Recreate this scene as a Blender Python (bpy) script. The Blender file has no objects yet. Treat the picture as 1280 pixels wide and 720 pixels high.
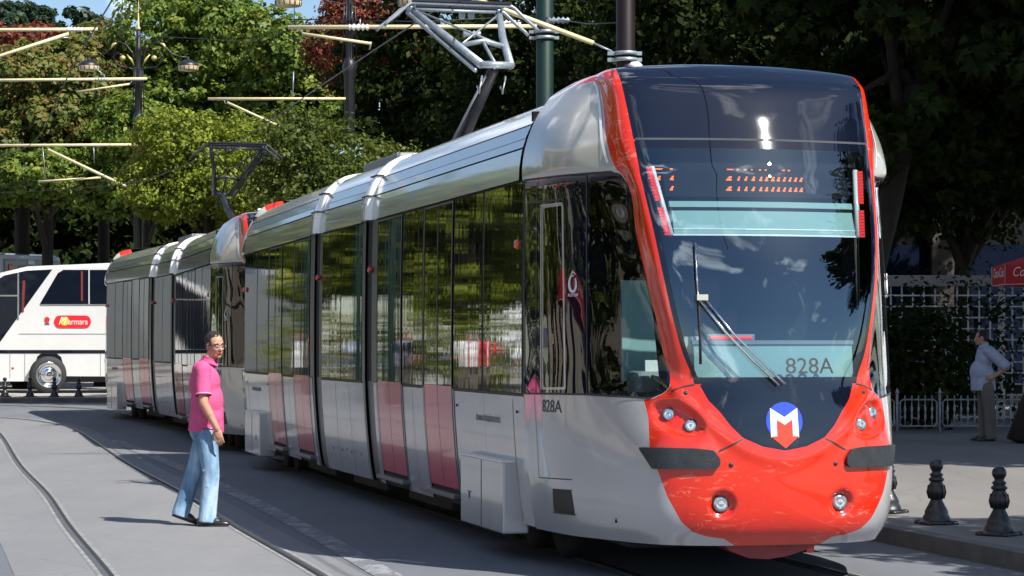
import bpy, bmesh, math, random
import numpy as np
from mathutils import Vector, Matrix
random.seed(7); rng = np.random.default_rng(11)
SC = bpy.context.scene
COL = SC.collection
R = math.radians
PI = math.pi
F = 3000.0; H = 1.6; YH = 431.0

def gz(Y):                       # height of the street at distance Y
    t = min(1, max(0, (Y-38)/22)); return .28*t*t*(3-2*t)
def at(px, py, z=0.0):           # point of the level z seen at a pixel of the photograph
    Y = F*(H-z)/(py-YH); return Vector(((px-640)*Y/F, Y, z))
def atY(px, py, Y):
    return Vector(((px-640)*Y/F, Y, H+(YH-py)*Y/F))

# ------------------------------------------------------------------ materials
def new_mat(name):
    m = bpy.data.materials.new(name); m.use_nodes = True
    nt = m.node_tree; b = nt.nodes.get('Principled BSDF')
    return m, nt, b
def N(nt, typ, **kw):
    n = nt.nodes.new(typ)
    for k, v in kw.items():
        if k in n.inputs: n.inputs[k].default_value = v
        else: setattr(n, k, v)
    return n
def ramp(nt, fac, stops):
    r = nt.nodes.new('ShaderNodeValToRGB'); e = r.color_ramp.elements
    while len(e) > len(stops): e.remove(e[-1])
    while len(e) < len(stops): e.new(0.5)
    for el, (p, c) in zip(e, stops):
        el.position = p; el.color = (c[0], c[1], c[2], 1) if not isinstance(c, (int, float)) else (c, c, c, 1)
    if fac is not None: nt.links.new(fac, r.inputs[0])
    return r
def noise(nt, scale, detail=4, rough=.55, coord='Object', stretch=None):
    tc = nt.nodes.new('ShaderNodeTexCoord'); out = tc.outputs[coord]
    if stretch:
        mp = nt.nodes.new('ShaderNodeMapping'); mp.inputs['Scale'].default_value = stretch
        nt.links.new(out, mp.inputs[0]); out = mp.outputs[0]
    n = N(nt, 'ShaderNodeTexNoise', Scale=scale, Detail=detail, Roughness=rough)
    nt.links.new(out, n.inputs['Vector']); return n
def simple(name, col, rough=.5, metal=0, spec=.5, coat=0, var=.12, vscale=3.0, bump=0, bscale=20, ior=1.5, stretch=None, coatr=.03, rvar=0):
    m, nt, b = new_mat(name)
    b.inputs['Roughness'].default_value = rough; b.inputs['Metallic'].default_value = metal
    b.inputs['Specular IOR Level'].default_value = spec; b.inputs['IOR'].default_value = ior
    b.inputs['Coat Weight'].default_value = coat; b.inputs['Coat Roughness'].default_value = coatr
    n = noise(nt, vscale, 5, .6, stretch=stretch)
    lo = tuple(c*(1-var) for c in col); hi = tuple(min(1, c*(1+var)) for c in col)
    r = ramp(nt, n.outputs['Fac'], [(.3, lo), (.7, hi)])
    nt.links.new(r.outputs[0], b.inputs['Base Color'])
    if rvar:
        n3 = noise(nt, vscale*2.3, 4, .6)
        rr = ramp(nt, n3.outputs['Fac'], [(.35, rough), (.75, rough+rvar)])
        nt.links.new(rr.outputs[0], b.inputs['Roughness'])
    if bump:
        n2 = noise(nt, bscale, 4, .6, stretch=stretch); bp = N(nt, 'ShaderNodeBump', Strength=bump, Distance=.02)
        nt.links.new(n2.outputs['Fac'], bp.inputs['Height']); nt.links.new(bp.outputs[0], b.inputs['Normal'])
    return m
def emis(name, col, st):
    m, nt, b = new_mat(name); b.inputs['Base Color'].default_value = (*col, 1)
    b.inputs['Emission Color'].default_value = (*col, 1); b.inputs['Emission Strength'].default_value = st
    return m
def glass(name, tint, ior=1.5, rough=.0, wav=0.0, gcol=(1, 1, 1)):
    m, nt, b = new_mat(name); nt.nodes.remove(b)
    out = nt.nodes['Material Output']
    tr = N(nt, 'ShaderNodeBsdfTransparent'); tr.inputs[0].default_value = (*tint, 1)
    gl = N(nt, 'ShaderNodeBsdfGlossy'); gl.inputs['Roughness'].default_value = rough; gl.inputs[0].default_value = (*gcol, 1)
    fr = N(nt, 'ShaderNodeFresnel', IOR=ior)
    mx = N(nt, 'ShaderNodeMixShader')
    # same fresnel whichever side of the pane is seen
    geo = N(nt, 'ShaderNodeNewGeometry')
    mr = N(nt, 'ShaderNodeMapRange'); mr.inputs['To Min'].default_value = ior; mr.inputs['To Max'].default_value = 1/ior
    nt.links.new(geo.outputs['Backfacing'], mr.inputs['Value']); nt.links.new(mr.outputs[0], fr.inputs['IOR'])
    if wav:
        n2 = noise(nt, 1.3, 2, .5); bp = N(nt, 'ShaderNodeBump', Strength=wav, Distance=.05)
        nt.links.new(n2.outputs['Fac'], bp.inputs['Height']); nt.links.new(bp.outputs[0], gl.inputs['Normal'])
    nt.links.new(fr.outputs[0], mx.inputs[0]); nt.links.new(tr.outputs[0], mx.inputs[1]); nt.links.new(gl.outputs[0], mx.inputs[2])
    nt.links.new(mx.outputs[0], out.inputs[0]); return m
def leafmat(name, stops, trans=.42, rough=.5, spec=.25):
    m, nt, b = new_mat(name)
    geo = N(nt, 'ShaderNodeNewGeometry'); oi = N(nt, 'ShaderNodeObjectInfo')
    n = noise(nt, .55, 3, .6)
    ad = N(nt, 'ShaderNodeMath', operation='MULTIPLY_ADD'); ad.inputs[1].default_value = .55
    nt.links.new(geo.outputs['Random Per Island'], ad.inputs[0])
    a2 = N(nt, 'ShaderNodeMath', operation='MULTIPLY_ADD'); a2.inputs[1].default_value = .9; a2.inputs[2].default_value = -.22
    nt.links.new(n.outputs['Fac'], a2.inputs[0]); nt.links.new(a2.outputs[0], ad.inputs[2])
    r = ramp(nt, ad.outputs[0], stops)
    b.inputs['Roughness'].default_value = rough; b.inputs['Specular IOR Level'].default_value = spec
    nt.links.new(r.outputs[0], b.inputs['Base Color'])
    tl = N(nt, 'ShaderNodeBsdfTranslucent'); nt.links.new(r.outputs[0], tl.inputs[0])
    mx = N(nt, 'ShaderNodeMixShader'); mx.inputs[0].default_value = trans
    nt.links.new(b.outputs[0], mx.inputs[1]); nt.links.new(tl.outputs[0], mx.inputs[2])
    nt.links.new(mx.outputs[0], nt.nodes['Material Output'].inputs[0]); return m

M = {}
M['silver'] = simple('silver_paint', (.52, .50, .445), rough=.22, metal=.25, coat=.8, var=.03, vscale=1.2, bump=.012, bscale=.9, coatr=.05, rvar=.04, ior=1.5)
M['hoop'] = simple('white_hoop', (.93, .93, .92), rough=.2, coat=1, var=.01)
M['blind'] = simple('sea_green_fabric', (.28, .42, .41), rough=.7, var=.05)
M['silver_dirty'] = simple('silver_paint_lower', (.47, .465, .47), rough=.20, metal=.25, coat=.7, var=.05, vscale=1.6, bump=.012, bscale=1.0, rvar=.06, coatr=.06)
M['lines'] = simple('panel_gap', (.03, .03, .03), rough=.6)
M['white'] = simple('white_paint', (.78, .78, .77), rough=.3, coat=.3, var=.03)
M['blackgloss'] = simple('black_gloss', (.004, .006, .014), rough=.03, coat=.35, var=.1, coatr=.01, ior=1.6)
M['rubber'] = simple('black_rubber', (.018, .018, .02), rough=.55, var=.2)
M['dark'] = simple('dark_interior', (.012, .012, .014), rough=.8, spec=.08)
M['under'] = simple('underframe', (.025, .024, .024), rough=.8, var=.4, vscale=8)
M['pad'] = simple('bumper_pad', (.022, .025, .03), rough=.45, var=.3, vscale=14, bump=.2, bscale=80)
M['joint'] = simple('joint_grey', (.10, .105, .115), rough=.35, metal=.3)
M['chrome'] = simple('chrome', (.75, .76, .78), rough=.12, metal=1, var=.05)
M['steel'] = simple('steel_tube', (.30, .34, .38), rough=.4, metal=.5, var=.2, vscale=9)
M['darksteel'] = simple('dark_steel', (.02, .022, .03), rough=.4, metal=.3)
M['teal'] = simple('pale_teal_fabric', (.50, .66, .64), rough=.7, var=.05)
M['grey'] = simple('grey_plastic', (.20, .21, .22), rough=.5)
M['seat'] = simple('seat_cloth', (.10, .05, .05), rough=.8)
M['blue'] = simple('logo_blue', (.03, .07, .62), rough=.25, coat=.6, var=.02)
M['logored'] = simple('logo_red', (.75, .045, .012), rough=.3, coat=.6, var=.02)
M['decal'] = simple('decal_dark', (.04, .04, .045), rough=.5)
M['decal_pale'] = simple('decal_grey', (.20, .20, .205), rough=.4)
M['amber'] = emis('amber_led', (1.0, .16, .02), 1.0)
M['redlens'] = simple('red_lens', (.55, .01, .012), rough=.2, coat=.8)
M['redglow'] = emis('red_lens_bright', (.85, .03, .03), .35)
M['orange'] = simple('orange_lens', (.85, .10, .01), rough=.2, coat=.8)
M['lens'] = simple('lamp_lens', (.55, .57, .58), rough=.1, metal=.7, coat=1, var=.5, vscale=40)
M['cream'] = simple('cream_tube', (.62, .55, .33), rough=.4, var=.12, vscale=6)
M['iron'] = simple('black_iron', (.009, .009, .012), rough=.42, coat=.15, var=.3, vscale=15, bump=.15, bscale=50)
M['gold'] = simple('gilt', (.62, .50, .16), rough=.4, metal=.5)
M['green_pole'] = simple('green_pole', (.004, .022, .018), rough=.5, spec=.3)
M['brown_pole'] = simple('brown_pole', (.010, .006, .007), rough=.5, var=.3, vscale=5, spec=.25)
M['ironpale'] = simple('grey_railing', (.36, .36, .38), rough=.5, metal=.2, var=.2, vscale=20)
M['trellis'] = simple('white_trellis', (.82, .81, .78), rough=.6, var=.15)
M['bark'] = simple('bark', (.030, .023, .018), rough=.95, var=.4, vscale=6, bump=.8, bscale=14, stretch=(1, 1, .3))
M['tyre'] = simple('tyre', (.02, .02, .022), rough=.75)
M['buswhite'] = simple('coach_white', (.66, .66, .66), rough=.18, coat=.7, var=.03)
M['busglass'] = simple('coach_glass', (.006, .009, .018), rough=.03, ior=1.35)
M['redpanel'] = simple('red_panel', (.75, .02, .03), rough=.35)
M['yellow'] = simple('yellow_decal', (.9, .5, .03), rough=.4)
M['parasol'] = simple('parasol_red', (.50, .012, .02), rough=.7)
M['stone'] = simple('pale_stone', (.36, .33, .30), rough=.8, var=.15)
M['darkblue'] = simple('dark_blue_panel', (.004, .008, .022), rough=.7, spec=.05)  # kiosk panes, with their shade put into the blue
M['pillarstone'] = simple('shaded_pillar_stone', (.06, .05, .045), rough=.9, var=.2)  # beige pillar darkened; its shade is put into the colour
# sun-dazzled red lacquer with scratches
def redmat():
    m, nt, b = new_mat('red_lacquer')
    b.inputs['Roughness'].default_value = .22; b.inputs['Coat Weight'].default_value = 1; b.inputs['Coat Roughness'].default_value = .03
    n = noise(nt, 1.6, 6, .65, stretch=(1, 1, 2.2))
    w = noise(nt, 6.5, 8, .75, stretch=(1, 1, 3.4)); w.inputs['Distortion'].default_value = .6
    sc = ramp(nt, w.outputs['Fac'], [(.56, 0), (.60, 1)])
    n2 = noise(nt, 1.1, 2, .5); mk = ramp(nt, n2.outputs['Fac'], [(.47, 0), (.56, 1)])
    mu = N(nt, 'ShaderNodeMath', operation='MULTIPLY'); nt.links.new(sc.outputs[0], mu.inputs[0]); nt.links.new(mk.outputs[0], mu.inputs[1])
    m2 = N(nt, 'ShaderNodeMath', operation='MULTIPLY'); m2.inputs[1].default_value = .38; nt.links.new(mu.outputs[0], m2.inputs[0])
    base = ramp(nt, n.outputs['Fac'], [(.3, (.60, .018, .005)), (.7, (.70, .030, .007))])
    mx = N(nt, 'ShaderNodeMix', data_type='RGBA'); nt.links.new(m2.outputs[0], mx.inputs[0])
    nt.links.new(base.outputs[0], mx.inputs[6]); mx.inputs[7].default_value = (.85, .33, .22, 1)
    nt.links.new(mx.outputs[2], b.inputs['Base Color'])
    n4 = noise(nt, 1.4, 2, .5); bp = N(nt, 'ShaderNodeBump', Strength=.08, Distance=.05)
    nt.links.new(n4.outputs['Fac'], bp.inputs['Height']); nt.links.new(bp.outputs[0], b.inputs['Normal'])
    return m
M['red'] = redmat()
M['doorred'] = simple('door_red', (.62, .05, .075), rough=.18, coat=.45, var=.1, vscale=2, bump=.02, bscale=1.5)
# passenger glass: dark mirror with the upright waviness of toughened panes
def sideglass():
    m, nt, b = new_mat('passenger_glass')
    b.inputs['Base Color'].default_value = (.010, .011, .008, 1); b.inputs['Roughness'].default_value = .02
    b.inputs['IOR'].default_value = 3.2; b.inputs['Specular IOR Level'].default_value = .8
    n = noise(nt, 3.2, 3, .5, stretch=(1.6, 1.6, .16)); n2 = noise(nt, 11, 2, .5, stretch=(4, 4, .3))
    ad = N(nt, 'ShaderNodeMath', operation='MULTIPLY_ADD'); ad.inputs[1].default_value = .05
    nt.links.new(n2.outputs['Fac'], ad.inputs[0]); nt.links.new(n.outputs['Fac'], ad.inputs[2])
    bp = N(nt, 'ShaderNodeBump', Strength=.04, Distance=.02); nt.links.new(ad.outputs[0], bp.inputs['Height'])
    nt.links.new(bp.outputs[0], b.inputs['Normal']); return m
M['sideglass'] = sideglass()
M['windscreen'] = glass('windscreen_glass', (.68, .80, .82), ior=2.45, gcol=(.64, .80, .90))
M['cabglass'] = glass('cab_glass', (.70, .80, .80), ior=1.5)
M['skin'] = simple('skin', (.50, .255, .165), rough=.5, var=.08, vscale=12)
M['skin'].node_tree.nodes['Principled BSDF'].inputs['Subsurface Weight'].default_value = .12
M['skin'].node_tree.nodes['Principled BSDF'].inputs['Subsurface Radius'].default_value = (.02, .008, .004)
M['hair'] = simple('hair', (.012, .010, .010), rough=.6, bump=.8, bscale=90)
M['polo'] = simple('pink_polo', (.60, .085, .23), rough=.85, var=.10, vscale=6, bump=.7, bscale=6.5)
def jeansmat():
    m, nt, b = new_mat('faded_denim'); b.inputs['Roughness'].default_value = .9
    n = noise(nt, 5, 5, .6, stretch=(1, 1, .35))
    r = ramp(nt, n.outputs['Fac'], [(.34, (.09, .17, .29)), (.50, (.21, .35, .50)), (.64, (.44, .57, .68))])
    nt.links.new(r.outputs[0], b.inputs['Base Color'])
    n2 = noise(nt, 16, 5, .6, stretch=(1, 1, .6)); bp = N(nt, 'ShaderNodeBump', Strength=.5, Distance=.02)
    nt.links.new(n2.outputs['Fac'], bp.inputs['Height']); nt.links.new(bp.outputs[0], b.inputs['Normal']); return m
M['jeans'] = jeansmat()
M['leather'] = simple('black_leather', (.015, .014, .014), rough=.3, coat=.3)
M['shirt'] = simple('pale_shirt', (.40, .43, .55), rough=.85, var=.08, vscale=14, bump=.4, bscale=10)
M['trousers'] = simple('grey_trousers', (.16, .14, .12), rough=.9, bump=.4, bscale=9)

# ------------------------------------------------------------------ objects
def setp(o, label=None, cat=None, group=None, kind=None):
    if label: o['label'] = label
    if cat: o['category'] = cat
    if group: o['group'] = group
    if kind: o['kind'] = kind
    return o
def obj(name, me, parent=None, mat=None):
    o = bpy.data.objects.new(name, me)
    if mat is not None: o.matrix_local = mat
    if parent is not None: o.parent = parent
    COL.objects.link(o); return o
def empty(name, loc, rz=0.0, rx=0, ry=0):
    o = bpy.data.objects.new(name, None); o.location = loc; o.rotation_euler = (rx, ry, rz)
    o.empty_display_size = .3; COL.objects.link(o); return o
def copy_tree(o, parent=None):
    c = o.copy(); COL.objects.link(c)
    if parent is not None: c.parent = parent
    for ch in list(o.children): copy_tree(ch, c)
    return c
class MB:
    "collects faces with material indices"
    def __init__(s): s.v = []; s.f = []; s.m = []; s.mats = []; s.sm = []
    def mi(s, mat):
        mat = M[mat] if isinstance(mat, str) else mat
        if mat not in s.mats: s.mats.append(mat)
        return s.mats.index(mat)
    def add(s, vs, fs, mat, smooth=False):
        b = len(s.v); s.v.extend([tuple(v) for v in vs]); k = s.mi(mat)
        for f in fs: s.f.append([b+i for i in f]); s.m.append(k); s.sm.append(smooth)
    def box(s, x0, x1, y0, y1, z0, z1, mat, bev=0, T=None):
        if bev:
            bm = bmesh.new(); bmesh.ops.create_cube(bm, size=1)
            for v in bm.verts: v.co = Vector(((x0+x1)/2+v.co.x*(x1-x0), (y0+y1)/2+v.co.y*(y1-y0), (z0+z1)/2+v.co.z*(z1-z0)))
            bmesh.ops.bevel(bm, geom=bm.edges[:], offset=bev, segments=2, affect='EDGES', profile=.6)
            bm.verts.index_update(); vs = [v.co.copy() for v in bm.verts]; fs = [[v.index for v in f.verts] for f in bm.faces]; bm.free()
        else:
            vs = [Vector((x, y, z)) for z in (z0, z1) for y in (y0, y1) for x in (x0, x1)]
            fs = [(0, 2, 3, 1), (4, 5, 7, 6), (0, 1, 5, 4), (2, 6, 7, 3), (0, 4, 6, 2), (1, 3, 7, 5)]
        if T is not None: vs = [T @ v for v in vs]
        s.add(vs, fs, mat)
    def tube(s, pts, r, mat, seg=8, caps=True):
        pts = [Vector(p) for p in pts]; n = len(pts)
        rs = [r]*n if isinstance(r, (int, float)) else list(r)
        vs = []; up = Vector((0, 0, 1)); prev = None
        for i, p in enumerate(pts):
            d = (pts[min(i+1, n-1)]-pts[max(i-1, 0)]).normalized()
            if prev is None:
                a = d.cross(up if abs(d.z) < .95 else Vector((1, 0, 0))).normalized()
            else:
                a = (prev - d*prev.dot(d)).normalized()
            prev = a; b = d.cross(a)
            for k in range(seg):
                t = 2*PI*k/seg; vs.append(p+a*math.cos(t)*rs[i]+b*math.sin(t)*rs[i])
        fs = []
        for i in range(n-1):
            for k in range(seg):
                k2 = (k+1) % seg; fs.append((i*seg+k, i*seg+k2, (i+1)*seg+k2, (i+1)*seg+k))
        if caps: fs.append(tuple(range(seg-1, -1, -1))); fs.append(tuple((n-1)*seg+k for k in range(seg)))
        s.add(vs, fs, mat, True)
    def lathe(s, prof, mat, seg=20, T=None, cap=True):
        vs = []; fs = []; n = len(prof)
        for r, z in prof:
            for k in range(seg):
                t = 2*PI*k/seg; v = Vector((r*math.cos(t), r*math.sin(t), z)); vs.append(T @ v if T is not None else v)
        for i in range(n-1):
            for k in range(seg):
                k2 = (k+1) % seg; fs.append((i*seg+k, i*seg+k2, (i+1)*seg+k2, (i+1)*seg+k))
        if cap: fs.append(tuple(range(seg-1, -1, -1))); fs.append(tuple((n-1)*seg+k for k in range(seg)))
        s.add(vs, fs, mat, True)
    def mesh(s, name, recalc=True, smooth_angle=None):
        me = bpy.data.meshes.new(name); me.from_pydata(s.v, [], s.f)
        for m in s.mats: me.materials.append(m)
        me.polygons.foreach_set('material_index', s.m); me.polygons.foreach_set('use_smooth', s.sm)
        me.validate(); me.update()
        if getattr(s, 'weld', False):
            bm = bmesh.new(); bm.from_mesh(me); bmesh.ops.remove_doubles(bm, verts=[v for v in bm.verts if abs(v.co.y) < 1e-4], dist=2e-4); bm.to_mesh(me); bm.free()
        if recalc:
            bm = bmesh.new(); bm.from_mesh(me); bmesh.ops.recalc_face_normals(bm, faces=bm.faces); bm.to_mesh(me); bm.free()
        return me
    def build(s, name, parent=None, recalc=True):
        o = obj(name, s.mesh(name, recalc), parent); return o
def text_mesh(name, body, size, mat, thick=.001, align='CENTER', shear=0, xs=1.0):
    cu = bpy.data.curves.new(name, 'FONT'); cu.body = body; cu.size = size; cu.align_x = align; cu.align_y = 'CENTER'
    cu.extrude = thick; cu.shear = shear; cu.resolution_u = 3
    o = bpy.data.objects.new(name, cu); COL.objects.link(o)
    dg = bpy.context.evaluated_depsgraph_get(); me = bpy.data.meshes.new_from_object(o.evaluated_get(dg))
    bpy.data.objects.remove(o); me.materials.clear(); me.materials.append(M[mat] if isinstance(mat, str) else mat)
    for v in me.vertices: v.co.x *= xs
    me.name = name
    return me
def catmull(P, t):
    "P: (n, ...) control values, t in [0, n-1]"
    P = np.asarray(P, float); n = len(P); i = int(min(max(math.floor(t), 0), n-2)); f = t-i
    p0 = P[max(i-1, 0)]; p1 = P[i]; p2 = P[i+1]; p3 = P[min(i+2, n-1)]
    if i == 0: p0 = 2*p1-p2
    if i == n-2: p3 = 2*p2-p1
    return .5*((2*p1)+(-p0+p2)*f+(2*p0-5*p1+4*p2-p3)*f*f+(-p0+3*p1-3*p2+p3)*f**3)
# ------------------------------------------------------------------ the tram
O1 = (1.8014, 15.8166); TH1 = .24472449
LEND = 7.734; W = 1.295
S1, C1 = math.sin(TH1), math.cos(TH1)
def proj_local(u, v, z):         # pixel of a point of the leading section (screen-left side is +v)
    X = O1[0]-S1*u-C1*v; Y = O1[1]+C1*u-S1*v
    return 640+F*X/Y, YH-F*(z-H)/Y
ROWS = [  # z at the nose centre, z at the back, seven (u, v) control points
 (.27, .27, [(.14, 0), (.15, .3), (.24, .60), (.42, .80), (.75, .95), (1.25, 1.12), (1.9, 1.20)]),
 (.40, .40, [(.04, 0), (.06, .33), (.15, .63), (.30, .83), (.65, .98), (1.2, 1.16), (1.9, 1.228)]),
 (.60, .60, [(.00, 0), (.035, .35), (.11, .64), (.24, .83), (.6, 1.0), (1.2, 1.20), (1.9, 1.252)]),
 (.92, .92, [(.00, 0), (.03, .35), (.11, .64), (.235, .83), (.6, 1.01), (1.2, 1.225), (1.9, 1.280)]),
 (1.15, 1.15, [(.025, 0), (.05, .33), (.14, .60), (.25, .765), (.6, .99), (1.2, 1.23), (1.9, 1.290)]),
 (1.35, 1.35, [(.05, 0), (.08, .32), (.178, .575), (.27, .705), (.6, .955), (1.15, 1.21), (1.9, 1.295)]),
 (1.55, 1.55, [(.075, 0), (.105, .35), (.205, .645), (.33, .74), (.65, .965), (1.15, 1.20), (1.9, 1.295)]),
 (1.80, 1.80, [(.105, 0), (.14, .37), (.24, .705), (.39, .775), (.7, .98), (1.2, 1.21), (1.9, 1.295)]),
 (2.10, 2.10, [(.16, 0), (.20, .39), (.295, .758), (.47, .825), (.75, .99), (1.2, 1.20), (1.9, 1.293)]),
 (2.36, 2.36, [(.245, 0), (.28, .40), (.375, .791), (.57, .853), (.8, .995), (1.25, 1.20), (1.9, 1.289)]),
 (2.60, 2.60, [(.34, 0), (.375, .41), (.478, .818), (.66, .855), (.93, 1.03), (1.3, 1.20), (1.9, 1.285)]),
 (2.74, 2.74, [(.40, 0), (.44, .42), (.545, .831), (.72, .895), (.98, 1.05), (1.35, 1.215), (1.9, 1.285)]),
 (2.82, 2.82, [(.44, 0), (.475, .42), (.575, .835), (.78, .945), (1.08, 1.165), (1.40, 1.27), (1.9, 1.308)]),
 (3.00, 3.00, [(.52, 0), (.555, .42), (.655, .848), (.85, .978), (1.12, 1.155), (1.45, 1.25), (1.9, 1.290)]),
 (3.20, 3.20, [(.61, 0), (.645, .42), (.745, .862), (.95, .968), (1.2, 1.10), (1.52, 1.18), (1.9, 1.222)]),
 (3.38, 3.37, [(.71, 0), (.74, .42), (.835, .875), (1.08, .958), (1.33, 1.03), (1.60, 1.08), (1.9, 1.115)]),
 (3.47, 3.43, [(.82, 0), (.845, .42), (.925, .872), (1.2, .965), (1.42, 1.01), (1.65, 1.035), (1.9, 1.045)]),
 (3.545, 3.47, [(.97, 0), (.99, .42), (1.03, .86), (1.28, .93), (1.48, .96), (1.68, .975), (1.9, .975)]),
 (3.575, 3.50, [(1.20, 0), (1.205, .42), (1.25, .80), (1.60, .84), (1.70, .855), (1.8, .87), (1.9, .88)]),
 (3.585, 3.52, [(1.45, 0), (1.455, .40), (1.48, .72), (1.66, .76), (1.74, .77), (1.82, .78), (1.9, .785)]),
]
def nose_grid(nr=230, nt=150):
    ctl = np.array([[(u, v, zc) for (u, v) in p] for zc, zs, p in ROWS], float)
    for j, (zc, zs, p) in enumerate(ROWS):
        for k in range(7):
            w = (0, 0, 0, .08, .22, .55, 1)[k] if zc > 3.3 else 0
            ctl[j, k, 2] = zc+(zs-zc)*w-(0, .006, .036, .045, .042, .025, 0)[k]*(1 if zc > 3.5 else .4 if zc > 3.4 else 0)
    # row parameter spaced by real distance
    zmid = ctl[:, 2, :]; d = np.r_[0, np.cumsum(np.linalg.norm(np.diff(zmid, axis=0), axis=1)+1e-6)]
    s = np.linspace(0, d[-1], nr); rp = np.interp(s, d, np.arange(len(ROWS)))
    cols = [np.linspace(0, 1, 30, False), np.linspace(1, 2, 26, False), np.linspace(2, 3, 22, False), np.linspace(3, 4, 24, False), np.linspace(4, 5, 26, False), np.linspace(5, 6, 22)]
    tp = np.concatenate(cols)
    A = np.array([catmull(ctl, r) for r in rp])        # nr,7,3
    G = np.zeros((nr, len(tp), 3))
    ctlT = A.transpose(1, 0, 2); ghost = ctlT[1]*np.array([1, -1, 1])     # mirrored neighbour keeps the middle smooth
    for i, t in enumerate(tp):
        if t < 1:
            f = t; p0, p1, p2, p3 = ghost, ctlT[0], ctlT[1], ctlT[2]
            G[:, i, :] = .5*((2*p1)+(-p0+p2)*f+(2*p0-5*p1+4*p2-p3)*f*f+(-p0+3*p1-3*p2+p3)*f**3)
        else: G[:, i, :] = catmull(ctlT, t)
    G[..., 1] = np.maximum(G[..., 1], 0)
    G[:, 0, 1] = 0
    return G, rp, tp
def sdpoly(P, x, y):
    "signed distance to a closed polygon, positive inside"
    P = np.asarray(P, float); d = np.full(x.shape, 1e9); ins = np.zeros(x.shape, bool); n = len(P)
    for i in range(n):
        a = P[i]; b = P[(i+1) % n]; e = b-a; L = (e*e).sum()
        t = np.clip(((x-a[0])*e[0]+(y-a[1])*e[1])/L, 0, 1)
        d = np.minimum(d, np.hypot(x-a[0]-t*e[0], y-a[1]-t*e[1]))
        c = ((a[1] > y) != (b[1] > y)) & (x < (b[0]-a[0])*(y-a[1])/(b[1]-a[1]+1e-12)+a[0]); ins ^= c
    return np.where(ins, d, -d)
G, RP, TP = nose_grid()
NR, NT = len(RP), len(TP)
PX, PY = proj_local(G[..., 0], G[..., 1], G[..., 2])
Tt = np.broadcast_to(TP, (NR, NT)); Z = G[..., 2]
# bowls round the lamps, pressed into the skin
def normals(G):
    du = np.gradient(G, axis=1); dz = np.gradient(G, axis=0); n = np.cross(du, dz); n /= np.linalg.norm(n, axis=2, keepdims=True)+1e-9
    s = np.sign(-n[..., 0:1]+n[..., 1:2]+(G[..., 2:3] > 3.2)*n[..., 2:3]); s[s == 0] = 1
    return n*s
NV = normals(G)
def bowl(cx, cy, a, b, rot, depth):
    c, s = math.cos(rot), math.sin(rot); x = PX-cx; y = PY-cy
    q = np.sqrt(((x*c+y*s)/a)**2+((-x*s+y*c)/b)**2); w = np.clip((1.0-q)/.35, 0, 1); w = w*w*(3-2*w)
    return w*depth
dep = np.maximum(bowl(847, 524, 40, 21, .42, .045), bowl(903, 631, 19, 18, 0, .04)) * (Z < 1.34)
# belt crease where the bumper bulges over the black panel
crease = np.exp(-((Z-(.84+.55*np.clip(G[..., 1]/.75, 0, 2)**2))/.05)**2)*(G[..., 1] < .8)*(Z < 1.4)*(Z > .7)
G = G - NV*(dep - .012*crease)[..., None]
NV = normals(G)
def surf(px, py, off=0.0):
    "point of the nose skin seen at a pixel (screen-left half)"
    d = (PX-px)**2+(PY-py)**2; d = d + (Z > 3.42)*50
    j, i = np.unravel_index(np.argmin(d), d.shape)
    j = min(max(j, 1), NR-2); i = min(max(i, 1), NT-2)
    J = np.array([[(PX[j, i+1]-PX[j, i-1])/2, (PX[j+1, i]-PX[j-1, i])/2], [(PY[j, i+1]-PY[j, i-1])/2, (PY[j+1, i]-PY[j-1, i])/2]])
    a, b = np.linalg.lstsq(J, np.array([px-PX[j, i], py-PY[j, i]]), rcond=1e-3)[0]; a = float(np.clip(a, -1.5, 1.5)); b = float(np.clip(b, -1.5, 1.5))
    p = G[j, i]+a*(G[j, i+1]-G[j, i-1])/2+b*(G[j+1, i]-G[j-1, i])/2
    return Vector(p+NV[j, i]*off), Vector(NV[j, i])
arc = [(868, 478), (875, 482), (885, 500), (900, 515), (913, 532), (929, 547.6), (954, 558.5), (980, 563), (1010, 563), (1010, 440), (868, 440)]
redp = [(840, 400), (841, 472), (839, 484), (829, 492), (815, 498.5), (804.5, 500), (808, 511), (810.5, 523), (812, 559), (822, 588), (834, 620.5), (852, 653), (866.6, 665.6), (884.7, 671), (905, 673.5), (930, 690), (930, 900), (1200, 900), (1200, 400)]
pad = [(800, 559), (812, 559), (870, 560.5), (892, 563), (899.5, 573), (900, 582), (895, 586), (823, 586), (816, 586)]
house = [(600, 232), (655, 225), (700, 219.5), (733, 216.5), (765, 214.5), (776, 217), (783, 228), (900, 228), (900, 480), (838, 484), (828, 492), (814, 498), (733, 493), (655, 491.5), (600, 488)]
pane = [(737, 222), (768, 219.5), (775, 222), (781, 234), (791, 272), (808, 356), (823, 414), (835, 462), (835, 474), (829, 482), (813, 490), (790, 490), (737, 487)]
doorp = [(679, 260), (702, 257), (705, 484), (679, 484)]
doorf = [(676.5, 257), (704, 254), (707, 487), (676.5, 487)]
hole = [(690.5, 612), (714.5, 613.5), (719, 642.5), (692, 639)]
z134 = (Z-1.34)*160
f_t2 = (2-Tt)*45; f_t3 = (3-Tt)*45
f_ws = np.minimum(np.minimum(f_t2, z134), (2.985-Z)*160)
f_cap = np.minimum(f_t2, (Z-2.985)*160)
f_blk = np.minimum(np.minimum(sdpoly(arc, PX, PY), -z134), f_t3)
f_red = np.maximum(np.minimum(f_t3, z134), np.minimum(sdpoly(redp, PX, PY), -(Z-1.36)*160))
f_red = np.maximum(f_red, np.minimum((Tt-2)*45, (Z-3.438)*160))
f_pad = np.minimum(sdpoly(pad, PX, PY), -(Z-1.3)*160)
f_house = np.minimum(np.minimum(sdpoly(house, PX, PY), -f_t3), (3.05-Z)*160)
f_pane = np.minimum(sdpoly(pane, PX, PY), -f_t3-3)
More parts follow.
